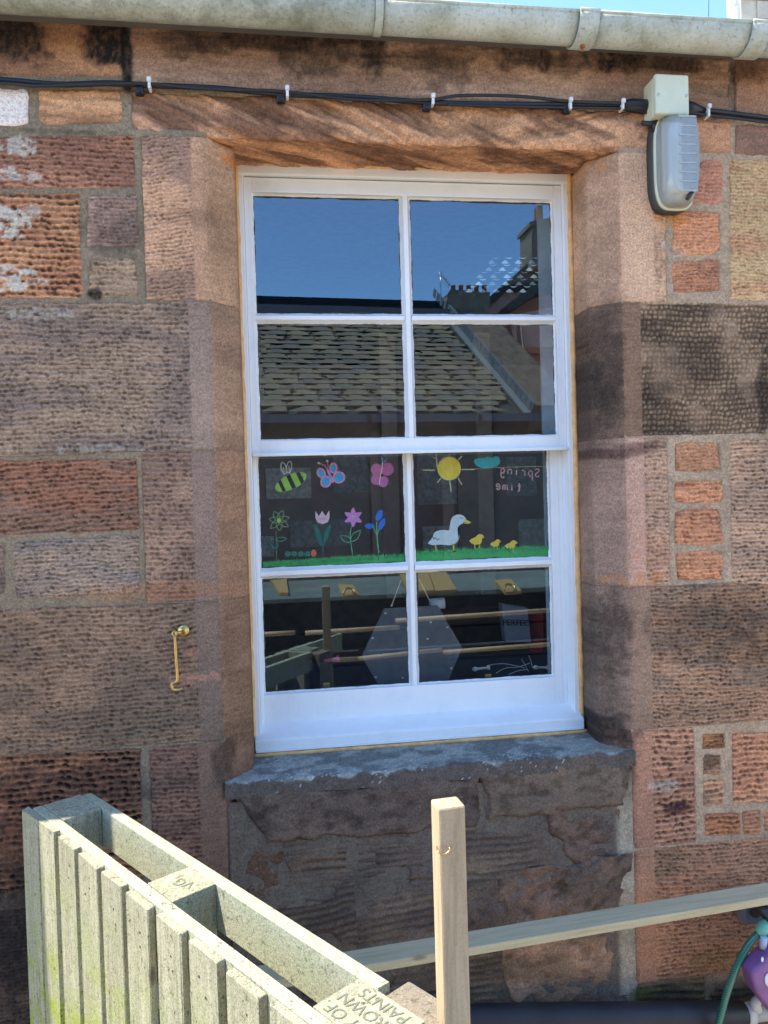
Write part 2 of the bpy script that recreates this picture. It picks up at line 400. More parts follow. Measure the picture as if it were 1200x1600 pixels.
def texture(style, u, v, seed, tilt=0.0, k=1.0):
    "height in metres (down into the stone is negative) and a 0..1 mask of the hollows, which are coloured darker"
    ca, sa = math.cos(tilt), math.sin(tilt)
    uu, vv = u*ca+v*sa, -u*sa+v*ca
    rough = (fbm(u*60, v*60, seed+1, 4)-.5)
    if style in ('pick', 'deep', 'fine'):
        # rows of short overlapping punch strokes, wavering along the block
        rh, cw = {'pick': (.0150, .0180), 'deep': (.0190, .0215), 'fine': (.0122, .0155)}[style]
        vw = vv+.022*(fbm(uu*4, vv*5, seed+2, 3)-.5)+.0070*(vn(uu*32, vv*24, seed+3)-.5)+.0040*(vn(uu*80, vv*60, seed+13)-.5)
        row = np.floor(vw/rh); fv = vw/rh-row-.5
        cu = uu/(cw*(.8+.5*fbm(uu*3, vv*4, seed+18, 2)))*0+uu/cw+_h(row, row*0, seed+4)*7+.8*(fbm(uu*20, vv*24, seed+5, 2)-.5)
        ci = np.floor(cu); fu = cu-ci-.5
        a = _h(ci, row, seed+6)
        fu = fu+(_h(ci, row, seed+7)-.5)*.30; fv2 = fv+(_h(ci, row, seed+8)-.5)*.24+.22*fu
        wx = .44+.26*_h(ci, row, seed+14)
        d = (fu/wx)**2+(fv2/(.30+.12*_h(ci, row, seed+15)))**2
        reg = sstep(.20, .46, fbm(u*7, v*9, seed+9, 3)+.12)
        pit = np.clip(1-d, 0, 1)**.75*(.20+.95*a)
        furr = np.clip(1-(fv/.36)**2, 0, 1)*.26                      # the furrow that links the strokes
        pit = np.maximum(pit, furr)*(.25+.75*reg)
        pit = np.clip(pit+.35*(fbm(u*70, v*90, seed+17, 2)-.5)*(pit > .05), 0, 1.3)
        crest = np.clip(1-((np.abs(fv)-.5)/.16)**2, 0, 1)
        pit = pit*{'pick': 1.0, 'deep': 1.3, 'fine': .8}[style]
        lay = fbm(uu*10, vv*80, seed+10, 3)-.5
        return (-.0064*pit*k+.0018*rough+.0022*lay+.0010*crest), np.clip(pit*1.15, 0, 1)-.38*crest*(pit < .12)
    if style == 'punch':
        rh, cw = .0178, .0165
        vw = v+.016*(fbm(u*5, v*5, seed+2, 3)-.5)+.006*(vn(u*40, v*30, seed+12)-.5); row = np.floor(vw/rh); fv = vw/rh-row-.5
        cu = u/cw+_h(row, row*0, seed+4)*3+.9*(fbm(u*16, v*20, seed+5, 2)-.5); ci = np.floor(cu); fu = cu-ci-.5
        fv = fv+(_h(ci, row, seed+7)-.5)*.22; fu = fu+(_h(ci, row, seed+8)-.5)*.25
        sx = .36+.10*_h(ci, row, seed+9); sy = .30+.10*_h(ci, row, seed+10)
        r_ = ((np.abs(fu)/sx)**3+(np.abs(fv)/sy)**3)
        blk = np.clip(1.15-r_, 0, 1)
        blk = blk*(.45+.75*_h(ci, row, seed+6))
        g = np.clip(1-blk, 0, 1)*(.45+.55*sstep(.28, .52, fbm(u*9, v*9, seed+3, 3)))
        return (-.0055*g+.0022*rough), np.clip(g, 0, 1)*.85
    if style == 'furrow':
        vw = vv+.03*(fbm(uu*4, vv*5, seed+2, 3)-.5)+.006*(vn(uu*30, vv*40, seed+3)-.5)
        w = .5+.5*np.sin(2*math.pi*vw/.024); w = w**1.5*sstep(.25, .6, fbm(u*7, v*14, seed+5, 3)+.12)
        big = fbm(u*5, v*5, seed+7, 3)-.5
        return (-.0065*w*k+.004*rough+.014*big), np.clip(w, 0, 1)*.75
    if style == 'rough':
        big = fbm(u*7, v*9, seed+7, 4)-.5; mid = fbm(uu*22, vv*36, seed+8, 4)
        h = .022*big+.012*(mid-.5)+.003*rough
        return h*k, np.clip((.5-mid)*4, 0, 1)
    if style == 'bed':
        s = fbm(uu*4.5, vv*34+1.2*fbm(uu*3, vv*3, seed+3, 2), seed+2, 4); s2 = fbm(uu*14, vv*90, seed+4, 3)
        ridge = sstep(.42, .60, s)
        fine = sstep(.52, .70, s2)
        return (-.008*ridge*k-.002*fine+.0015*rough), np.clip(ridge*.55+fine*.45, 0, 1)
    # smooth, with faint horizontal tool lines and a few bedding cracks
    s2 = fbm(u*12, v*120, seed+4, 3)
    wv = v+.10*u+.03*(fbm(u*5, v*4, seed+7, 2)-.5); cr = 1-np.clip(np.abs(fbm(u*2.5, wv*38, seed+6, 3)-.5)/.022, 0, 1); cr = cr*sstep(.45, .62, fbm(u*5, v*7, seed+8, 3))*.8
    return (.0008*rough-.0012*cr*k+.0006*(s2-.5)), np.clip(cr*.6+(s2 > .62)*.15, 0, 1)

def grid_mesh(name, P, C, parent, mat=None):
    "P: (nz, nx, 3) places, C: (nz, nx, 3) surface colours"
    nz, nx = P.shape[:2]
    me = bpy.data.meshes.new(name)
    idx = np.arange(nz*nx).reshape(nz, nx)
    F = np.stack([idx[:-1, :-1], idx[:-1, 1:], idx[1:, 1:], idx[1:, :-1]], -1).reshape(-1, 4)
    me.vertices.add(nz*nx); me.vertices.foreach_set('co', P.astype(np.float32).ravel())
    me.loops.add(F.size); me.loops.foreach_set('vertex_index', F.astype(np.int32).ravel())
    me.polygons.add(len(F)); me.polygons.foreach_set('loop_start', np.arange(0, F.size, 4, dtype=np.int32))
    me.polygons.foreach_set('loop_total', np.full(len(F), 4, dtype=np.int32))
    me.polygons.foreach_set('use_smooth', np.ones(len(F), dtype=bool))
    ca = me.color_attributes.new('Col', 'FLOAT_COLOR', 'POINT')
    ca.data.foreach_set('color', np.concatenate([np.clip(C, 0, 1), np.ones((nz, nx, 1))], -1).astype(np.float32).ravel())
    me.update(); me.validate()
    return link_mesh(name, me, mat or STONE, parent)

PINKISH = np.array(PH(139, 115, 105))
def tone(c, k=.34):
    c = np.array(c); w = np.array((.3, .6, .1)); return (c*(1-k)+k*PINKISH*(c@w)/(PINKISH@w))*.96
def lerp(a, b, t): return a*(1-t)+b*t
SEED = [10]
STONES = []      # quads of the stones on the wall face, so that the mortar can be left out behind them

def stone(quad, style, c1, c2, marg=(0, 0, 0, 0), res=.0042, tilt=0.0, proud=0.0, dirt=.60, k=1.0, mix=None, cs=(5, 14), edge=.006, bulge=0.0, wob=0.0, round_c=0.0, name='stone', label=None, seedo=None):
    "a block whose face is quad = TL, TR, BR, BL on the wall; marg: smooth drafted margin left, right, top, bottom"
    SEED[0] += 31; seed = seedo or SEED[0]
    TL, TR, BR, BL = [np.array(p) for p in quad]
    c1, c2 = tone(c1), tone(c2)
    STONES.append((TL, TR, BR, BL))
    wd = (np.linalg.norm(TR-TL)+np.linalg.norm(BR-BL))/2; ht = (np.linalg.norm(TL-BL)+np.linalg.norm(TR-BR))/2
    ex = .008
    nx = max(6, int((wd+2*ex)/res)); nz = max(6, int((ht+2*ex)/res))
    s = np.linspace(-ex/wd, 1+ex/wd, nx)[None, :]; t = np.linspace(-ex/ht, 1+ex/ht, nz)[:, None]
    s, t = np.broadcast_arrays(s, t)
    B = lambda i: lerp(lerp(BL[i], BR[i], s), lerp(TL[i], TR[i], s), t)
    x, z = B(0), B(1)
    h, pit = texture(style, x, z, seed, tilt, k)
    dl, dr, db, dt = s*wd, (1-s)*wd, t*ht, (1-t)*ht
    mm = np.ones_like(s)
    for d, m in zip((dl, dr, dt, db), marg):
        if m: mm = mm*sstep(m-.004, m+.004, d+.003*(fbm(x*40, z*40, seed+21, 2)-.5))
    if any(marg):
        hs_, ps_ = texture('smooth', x, z, seed+5)
        h = h*mm+hs_*(1-mm); pit = pit*mm+ps_*.5*(1-mm)
    d = np.minimum(np.minimum(dl, dr), np.minimum(db, dt))
    if round_c:
        qx = np.minimum(dl, dr); qz = np.minimum(db, dt)
        rc = round_c; inn = (qx < rc) & (qz < rc)
        d = np.where(inn, np.minimum(d, rc-np.sqrt((rc-qx)**2+(rc-qz)**2)), d)
    dn = d+.0055+(fbm(x*24, z*24, seed+23, 3)-.5)*edge*1.5+(fbm(x*9, z*9, seed+24, 2)-.52)*wob
    fall = 1-sstep(-.004, .007+edge*.4, dn)
    h = h-.013*fall+proud
    if bulge: h = h+bulge*np.sqrt(np.clip(np.clip(d, 0, None)/(min(wd, ht)*.5), 0, 1))
    g = fbm(x*cs[0], z*cs[1], seed+11, 4)
    if tilt:
        ca, sa = math.cos(tilt), math.sin(tilt); g = fbm((x*ca+z*sa)*cs[0], (-x*sa+z*ca)*cs[1], seed+11, 4)
    g = sstep(.32, .68, g)[..., None]
    C = np.array(c1)*(1-g)+np.array(c2)*g
    g2 = (fbm(x*3.3, z*3.3, seed+12, 3)-.5)[..., None]; C = C*(1+.5*g2)
    g3 = (fbm(x*60, z*120, seed+13, 3)-.5)[..., None]; C = C*(1+.35*g3)
    if any(marg): C = C*(1-.08*(1-mm[..., None]))
    C = C*(1-dirt*(pit[..., None])*.95)  # hollows coloured darker, the crests between them lighter
    C = C*(1-.25*fall[..., None])
    C = stained(C, x, z)
    P = np.stack([x, np.full_like(x, YW)-h, z], -1)
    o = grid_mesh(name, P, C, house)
    if label: o['label'] = label
    return o

def jamb(side, x_out, zt, zb, style, c1, c2, cs_, facew=.055, res=.0042, tilt=0.0, dirt=.60, k=1.0, seedo=None, zt_o=None, zb_o=None, sleg=1.0, csp=None, label=None):
    "a block that turns the corner into the window opening: face, splay, reveal. side -1 left, +1 right"
    SEED[0] += 31; seed = seedo or SEED[0]
    xa = XL if side < 0 else XR
    c1, c2, cs_ = tone(c1), tone(c2), tone(cs_); csp = tone(csp) if csp is not None else None
    if not tilt: tilt = random.uniform(-.05, .05)
    L1 = abs(xa-x_out); L2 = SPL*math.sqrt(2); L3 = .155; L = L1+L2+L3
    zt_o = zt if zt_o is None else zt_o; zb_o = zb if zb_o is None else zb_o
    xo = np.array([x_out, zt]);
    if side < 0: STONES.append((np.array([x_out, zt_o]), np.array([xa+.02, zt]), np.array([xa+.02, zb]), np.array([x_out, zb_o])))
    else: STONES.append((np.array([xa-.02, zt]), np.array([x_out, zt_o]), np.array([x_out, zb_o]), np.array([xa-.02, zb])))
    ex = .008
    s = np.linspace(-ex, L, int((L+ex)/res)); ht = zt-zb; t = np.linspace(-ex, ht+ex, int(ht/res))
    s, t = np.meshgrid(s, t)
    e = 1 if side < 0 else -1           # direction of growing s in x
    f = np.clip(s/L1, 0, 1)
    ztop = lerp(zt_o, zt, f); zbot = lerp(zb_o, zb, f)
    z = zbot+(ztop-zbot)*(t/ht)
    s2 = np.clip(s-L1, 0, L2); s3 = np.clip(s-L1-L2, 0, None)
    x = x_out+e*(np.minimum(s, L1)+s2*math.sqrt(.5)); y = YW+s2*math.sqrt(.5)+s3
    n1 = sstep(-.010, .010, s-L1); n2 = sstep(-.010, .010, s-L1-L2)
    ang = n1*math.pi/4+n2*math.pi/4
    nx_, ny_ = e*np.sin(ang), -np.cos(ang)
    uu = e*s
    h, pit = texture(style, uu+x_out*3, z, seed, tilt, k)
    hs_, ps_ = texture('smooth', uu+x_out*3, z, seed+5, 0, 1.4)
    m = 1-sstep(L1-facew-.003, L1-facew+.004, s+.004*(fbm(s*40, z*40, seed+3, 2)-.5))
    h = h*m+hs_*(1-m); pit = pit*m+ps_*(1-m)
    # worn, slightly rounded arris
    wob = .004+.004*fbm(z*12, z*0, seed+8, 3)
    h = h-wob*np.exp(-((s-L1)/.008)**2)-.002*np.exp(-((s-L1-L2)/.006)**2)
    d = np.minimum(np.minimum(s, 9), np.minimum(t, ht-t))
    dn = d+.003+(fbm(s*24, z*24, seed+23, 3)-.5)*.007
    # only the face edges sink far; in the opening the joints are fine
    dside = s+(fbm(s*24, z*24, seed+23, 3)-.5)*.007
    fall = np.maximum(1-sstep(-.0035, .0045, dn), 1-sstep(-.003, .006, dside))
    h = h-np.where(s > L1-.01, .006, .015)*fall
    g = sstep(.32, .68, fbm(s*5, z*14, seed+11, 4))[..., None]
    C = np.array(c1)*(1-g)+np.array(c2)*g
    csp_ = np.array(csp if csp is not None else cs_)
    m2 = m[..., None]; C = C*m2+np.array(cs_)*(1-m2)
    sp = sstep(L1-.003, L1+.004, s)[..., None]; C = C*(1-sp)+csp_*sp*(1+.25*(g-.5))
    C = C*(1+.5*(fbm(s*4, z*3.3, seed+12, 3)-.5)[..., None])*(1+.3*(fbm(s*60, z*120, seed+13, 3)-.5)[..., None])
    C = C*(1-dirt*pit[..., None]*.95)*(1-.3*fall[..., None])  # darker colour in the hollows and at the block edges
    C = stained(C, x, z)
    P = np.stack([x+nx_*h, y+ny_*h, z], -1)
    if side > 0: P = P[:, ::-1]; C = C[:, ::-1]
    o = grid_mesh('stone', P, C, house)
    if label: o['label'] = label
    return o

zc = [3.243, 2.73, 2.262, 1.782, 1.335, .86, .385, -.05]     # bed joints of the jambs, left
zr = [3.240, 2.735, 2.275, 1.765, 1.268, .858, .385, -.05]   # and right
g = .0022
# left jamb, top to bottom
jamb(-1, wall(219, 300)[0]+.004, zc[0]-g, zc[1]+g, 'fine', PH(165, 130, 108), PH(128, 104, 96), PH(150, 118, 100), facew=.045, tilt=.12, csp=PH(140, 112, 92))
jamb(-1, -1.05, zc[1]-g, zc[2]+g, 'pick', PH(132, 118, 108), PH(108, 98, 98), PH(122, 110, 108), facew=.070, csp=PH(128, 104, 90), label='large grey stone left of the upper sash', zt_o=wall(0, 472)[1], zb_o=wall(0, 716)[1])
jamb(-1, wall(223, 820)[0], zc[2]-g, zc[3]+g, 'pick', PH(128, 106, 97), PH(112, 92, 88), PH(112, 98, 98), facew=.075, csp=PH(122, 95, 80))
jamb(-1, -1.05, zc[3]-g, zc[4]+g, 'pick', PH(116, 97, 86), PH(98, 86, 80), PH(100, 88, 86), facew=.078, csp=PH(112, 88, 74), zt_o=wall(0, 950)[1], zb_o=wall(0, 1180)[1])
jamb(-1, wall(234, 1240)[0], zc[4]-g, zc[5]+g, 'pick', PH(108, 82, 76), PH(92, 72, 70), PH(98, 80, 76), facew=.085, csp=PH(98, 76, 66))
jamb(-1, -1.05, zc[5]-g, zc[6]+g, 'fine', PH(70, 62, 62), PH(54, 52, 54), PH(66, 60, 60), csp=PH(66, 60, 60))
jamb(-1, -.55, zc[6]-g, zc[7]+g, 'fine', PH(70, 62, 62), PH(54, 52, 54), PH(66, 60, 60), csp=PH(66, 60, 60))
# right jamb
jamb(1, wall(1043, 360)[0]-.003, zr[0]-g, zr[1]+g, 'fine', PH(180, 144, 122), PH(160, 128, 110), PH(176, 142, 124), facew=.12, tilt=-.1, dirt=.4, csp=PH(152, 124, 108))
jamb(1, 2.05, zr[1]-g, zr[2]+g, 'punch', PH(146, 128, 110), PH(112, 98, 88), PH(118, 96, 84), facew=.066, res=.0036, dirt=.85, csp=PH(98, 82, 76), label='dark stone with a grid of punched tool marks')
jamb(1, wall(1048, 800)[0]-.003, zr[2]-g, zr[3]+g, 'pick', PH(158, 130, 116), PH(138, 116, 106), PH(160, 130, 124), facew=.068, dirt=.5, csp=PH(128, 108, 104))
jamb(1, 2.05, zr[3]-g, zr[4]+g, 'pick', PH(138, 108, 90), PH(112, 98, 90), PH(120, 100, 92), facew=.080, dirt=.7, csp=PH(112, 96, 92))
jamb(1, wall(1090, 1240)[0]-.003, zr[4]-g, zr[5]+g, 'deep', PH(160, 116, 98), PH(138, 98, 84), PH(146, 106, 92), facew=.075, dirt=.75, csp=PH(120, 92, 84))
jamb(1, 2.05, zr[5]-g, zr[6]+g, 'pick', PH(142, 104, 84), PH(118, 92, 76), PH(136, 100, 82), facew=.075, csp=PH(110, 84, 74))
jamb(1, wall(1104, 1570)[0], zr[6]-g, zr[7]+g, 'furrow', PH(90, 84, 62), PH(74, 72, 64), PH(90, 84, 70), facew=.01, csp=PH(90, 80, 70))

# left field
RED1, RED2 = PH(142, 98, 82), PH(122, 84, 74)
OR1, OR2 = PH(168, 120, 88), PH(148, 98, 74)
stone(q((-110, -40), (194, -8), (192, 118), (-110, 113)), 'smooth', PH(152, 110, 82), PH(128, 92, 72), cs=(4, 9), dirt=.4, k=3)
stone(q((203, -6), (1141, 66), (1141, 172), (203, 130)), 'bed', PH(140, 115, 104), PH(120, 96, 86), cs=(5, 7), dirt=.3, k=.25, res=.005)
stone(q((1149, 68), (1330, 84), (1330, 195), (1148, 178)), 'smooth', PH(150, 116, 98), PH(130, 98, 86), res=.006, label='reddish stone right of the junction box')
stone(q((-70, 136), (44, 137), (46, 194), (-70, 198)), 'smooth', PH(200, 200, 212), PH(170, 168, 175), edge=.012, round_c=.02, label='whitewashed stone at the left edge under the cable')
stone(q((56, 140), (190, 137), (190, 192), (62, 196)), 'bed', PH(172, 130, 98), PH(148, 108, 82), dirt=.5, k=.4, edge=.012, round_c=.02, tilt=-.05)
stone(q((-90, 214), (209, 210), (211, 292), (-90, 296)), 'pick', RED1, RED2, dirt=.7, edge=.009)
stone(q((-90, 302), (124, 300), (129, 465), (-90, 468)), 'deep', OR1, OR2, dirt=.8, edge=.01, label='orange stone with deep pits and white paint patches')
stone(q((136, 304), (214, 302), (216, 384), (134, 386)), 'fine', PH(136, 112, 110), PH(118, 104, 104), edge=.01)
stone(q((140, 400), (212, 402), (218, 462), (138, 464)), 'pick', PH(140, 122, 108), PH(122, 108, 98), edge=.01, round_c=.025)
stone(q((-100, 720), (215, 716), (219, 828), (-100, 840)), 'pick', PH(136, 90, 74), PH(116, 90, 82), dirt=.75, tilt=.04, edge=.01)
stone(q((-100, 850), (7, 848), (8, 930), (-100, 940)), 'pick', PH(112, 98, 94), PH(98, 90, 88), edge=.01, round_c=.02)
stone(q((22, 844), (218, 836), (218, 928), (22, 936)), 'fine', PH(124, 112, 106), PH(104, 102, 106), dirt=.8, edge=.012, round_c=.02, label='blue grey stone low in the left field')
stone(q((-100, 1186), (221, 1168), (224, 1385), (-100, 1402)), 'deep', PH(124, 84, 66), PH(96, 70, 60), dirt=.95, edge=.01, k=1.2, label='brown stone with very deep pits behind the fence')
stone(q((-100, 1620), (110, 1612), (110, 1800), (-100, 1810)), 'rough', PH(70, 64, 62), PH(56, 54, 54), res=.01)
# infill and outer stones right of the jamb
SM1, SM2 = PH(170, 114, 86), PH(152, 102, 82)
stone(q((1087, 190), (1141, 190), (1142, 238), (1087, 238)), 'smooth', PH(168, 120, 90), PH(150, 108, 86))
stone(q((1149, 194), (1330, 202), (1330, 246), (1149, 240)), 'smooth', PH(132, 100, 92), PH(112, 86, 84), res=.006)
stone(q((1053, 252), (1128, 250), (1127, 316), (1055, 318)), 'fine', PH(166, 112, 98), PH(150, 100, 86), dirt=.4, edge=.020, wob=.035, round_c=.026)
stone(q((1051, 328), (1128, 330), (1127, 394), (1051, 398)), 'fine', PH(178, 114, 84), PH(160, 100, 76), dirt=.4, edge=.020, wob=.035, round_c=.026)
stone(q((1050, 408), (1126, 404), (1126, 456), (1052, 458)), 'fine', SM1, SM2, dirt=.5, edge=.012, round_c=.022)
stone(q((1140, 250), (1330, 244), (1330, 472), (1142, 467)), 'fine', PH(190, 150, 112), PH(168, 128, 98), dirt=.5, label='pale ochre stone at the right edge beside the lamp')
stone(q((1054, 690), (1128, 690), (1130, 736), (1054, 738)), 'fine', PH(176, 124, 92), PH(160, 112, 86), dirt=.5, edge=.020, wob=.035, round_c=.026)
stone(q((1053, 751), (1131, 750), (1131, 785), (1054, 787)), 'pick', SM1, PH(150, 88, 62), dirt=.5, edge=.020, wob=.035, round_c=.022)
stone(q((1054, 797), (1128, 793), (1132, 850), (1054, 852)), 'pick', SM1, SM2, dirt=.5, edge=.020, wob=.035, round_c=.03)
stone(q((1055, 864), (1131, 860), (1133, 908), (1057, 910)), 'pick', SM1, PH(152, 104, 80), dirt=.5, edge=.020, wob=.035, round_c=.026)
stone(q((1141, 686), (1330, 684), (1330, 912), (1144, 912)), 'pick', PH(152, 126, 110), PH(132, 112, 102), dirt=.7, marg=(0, .10, 0, 0))
stone(q((1098, 1147), (1133, 1146), (1134, 1169), (1098, 1171)), 'pick', PH(150, 100, 62), PH(120, 82, 58), edge=.007)
stone(q((1099, 1180), (1128, 1179), (1128, 1210), (1099, 1212)), 'pick', PH(140, 108, 88), PH(110, 88, 76), edge=.007)
stone(q((1099, 1218), (1132, 1217), (1133, 1258), (1100, 1260)), 'deep', PH(160, 122, 98), PH(130, 104, 88), edge=.007)
stone(q((1143, 1144), (1330, 1142), (1330, 1255), (1145, 1256)), 'deep', PH(176, 122, 92), PH(158, 108, 84), dirt=.6, edge=.01)
stone(q((1101, 1272), (1157, 1269), (1158, 1304), (1102, 1307)), 'deep', PH(166, 106, 72), PH(150, 98, 70), edge=.007)
stone(q((1161, 1268), (1190, 1267), (1191, 1304), (1162, 1306)), 'pick', PH(152, 106, 80), PH(134, 94, 74), edge=.006)
stone(q((1194, 1268), (1330, 1264), (1330, 1298), (1194, 1302)), 'pick', PH(170, 118, 92), PH(150, 104, 82), edge=.01)
stone(q((1112, 1548), (1330, 1534), (1330, 1630), (1112, 1640)), 'furrow', PH(110, 92, 74), PH(80, 76, 66), edge=.012)

# lintel: its face rolls under into a worn soffit
def lintel():
    SEED[0] += 31; seed = SEED[0]
    x0, x1 = wall(204, 180)[0], wall(1142, 210)[0]
    zt, zb = wall(600, 156)[1], 3.247
    L1 = zt-zb-.028; rr = .05; L2 = rr*math.pi/2*1.0; L3 = .17
    s = np.arange(-.006, L1+L2+L3, .0042); u = np.linspace(x0-.006, x1+.006, int((x1-x0)/.0045))
    U_, S_ = np.meshgrid(u, s[::-1])
    a = np.clip((S_-L1)/L2, 0, 1)*math.pi/2
    inside = sstep(XL-.02, XL+.05, U_)*(1-sstep(XR-.05, XR+.02, U_))
    # over the opening the arris is worn round; over the jambs the block just ends in a joint
    z = zt-np.clip(S_, -.006, L1)-rr*np.sin(a)
    y = YW+rr*(1-np.cos(a))+np.clip(S_-L1-L2, 0, None)
    z = z+.022*np.clip((y-YW)/.2, 0, 1)*-1.0
    z = np.maximum(z, zb-.004)*1.0
    tcol = U_
    ztilt = (wall(204, 138)[1]-wall(1142, 178)[1])/(x0-x1)
    h, pit = texture('bed', U_, -S_, seed, -.42, 1.0)
    h2, p2 = texture('bed', U_, -S_, seed+3, .25, .6)
    m = sstep(.4, .8, (U_-x0)/(x1-x0)+.15*fbm(U_*6, S_*6, seed+9, 3)); h = h*(1-m)+h2*m; pit = pit*(1-m)+p2*m
    d = np.minimum(np.minimum(U_-x0, x1-U_), S_)
    fall = 1-sstep(-.004, .009, d+(fbm(U_*35, S_*35, seed+23, 3)-.5)*.01)
    h = h-.012*fall
    ny, nz = -np.cos(a), -np.sin(a)
    g_ = sstep(.38, .62, fbm((U_*.91+S_*.41)*5, (-U_*.41+S_*.91)*24, seed+11, 4))[..., None]
    C = tone(PH(170, 130, 104), .2)*(1-g_)+tone(PH(114, 84, 70), .2)*g_
    gl = sstep(.2, .0, (U_-x0)/(x1-x0))[..., None]*.55*(1-g_*.6); C = C*(1-gl)+np.array(PH(165, 130, 118))*gl
    gr = sstep(.72, .9, (U_-x0)/(x1-x0))[..., None]*.6; C = C*(1-gr)+np.array(PH(142, 112, 98))*gr
    C = C*(1+.5*(fbm(U_*3.3, S_*5, seed+12, 3)-.5)[..., None])*(1+.3*(fbm(U_*60, S_*120, seed+13, 3)-.5)[..., None])
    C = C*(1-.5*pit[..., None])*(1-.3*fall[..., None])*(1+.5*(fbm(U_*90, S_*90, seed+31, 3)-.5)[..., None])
    C = stained(C, U_, z)
    P = np.stack([U_, y+ny*h, z+nz*h], -1)
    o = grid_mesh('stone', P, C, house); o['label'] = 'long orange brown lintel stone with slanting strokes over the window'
    STONES.append((np.array([x0, zt]), np.array([x1, zt]), np.array([x1, zb+.01]), np.array([x0, zb+.01])))
lintel()

# ------------------------------------------------------------------ apron below the window and its sill
YW_keep = YW
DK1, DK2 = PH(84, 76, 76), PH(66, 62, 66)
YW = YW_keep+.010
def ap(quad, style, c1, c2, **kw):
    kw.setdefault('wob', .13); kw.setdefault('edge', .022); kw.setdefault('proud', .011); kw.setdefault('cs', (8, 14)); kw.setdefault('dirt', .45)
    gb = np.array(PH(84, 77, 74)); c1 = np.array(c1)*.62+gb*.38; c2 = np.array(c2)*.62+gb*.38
    return stone(q(*quad), style, c1, c2, **kw)
ap(((366, 1238), (744, 1211), (746, 1290), (420, 1316)), 'rough', PH(84, 78, 80), PH(62, 58, 62), k=.5, proud=.017, wob=.03)
ap(((752, 1210), (978, 1186), (974, 1258), (762, 1276)), 'rough', PH(100, 92, 90), PH(78, 74, 74), k=.45, proud=.018, wob=.03)
ap(((382, 1322), (442, 1316), (446, 1388), (384, 1398)), 'rough', PH(108, 72, 54), PH(84, 60, 50), k=.8, round_c=.03, label='small rust orange stone set in dark mortar below the sill')
ap(((444, 1318), (562, 1300), (566, 1378), (446, 1388)), 'furrow', PH(92, 82, 74), PH(68, 64, 64))
ap(((560, 1300), (674, 1290), (674, 1374), (562, 1380)), 'furrow', PH(86, 80, 82), PH(66, 62, 66))
ap(((684, 1292), (852, 1272), (858, 1354), (690, 1384)), 'furrow', PH(106, 96, 86), PH(76, 72, 72))
ap(((858, 1266), (972, 1256), (972, 1338), (860, 1350)), 'rough', PH(98, 80, 78), PH(70, 63, 66), round_c=.03, k=1.2)
ap(((388, 1398), (548, 1380), (556, 1472), (404, 1490)), 'furrow', PH(82, 78, 76), PH(60, 60, 64), tilt=.12)
ap(((552, 1392), (706, 1362), (712, 1470), (556, 1500)), 'furrow', PH(98, 94, 90), PH(70, 70, 74), tilt=.1, round_c=.03)
ap(((708, 1380), (784, 1368), (786, 1458), (710, 1464)), 'rough', PH(84, 78, 78), PH(64, 60, 64), round_c=.02)
ap(((782, 1362), (982, 1334), (980, 1440), (784, 1454)), 'rough', PH(112, 90, 82), PH(78, 72, 70), tilt=.6, k=1.5)
ap(((462, 1496), (610, 1484), (616, 1588), (464, 1600)), 'furrow', PH(90, 82, 74), PH(66, 62, 64))
ap(((608, 1480), (780, 1464), (782, 1568), (610, 1584)), 'furrow', PH(100, 90, 78), PH(70, 66, 64))
ap(((784, 1460), (972, 1434), (968, 1550), (790, 1566)), 'rough', PH(150, 120, 104), PH(112, 92, 76), k=.8, round_c=.05, proud=.010, dirt=.4, label='pale pinkish orange stone low on the right of the apron')
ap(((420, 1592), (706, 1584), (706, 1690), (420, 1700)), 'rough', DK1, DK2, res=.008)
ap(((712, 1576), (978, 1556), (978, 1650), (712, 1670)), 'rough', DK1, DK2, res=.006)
YW = YW_keep

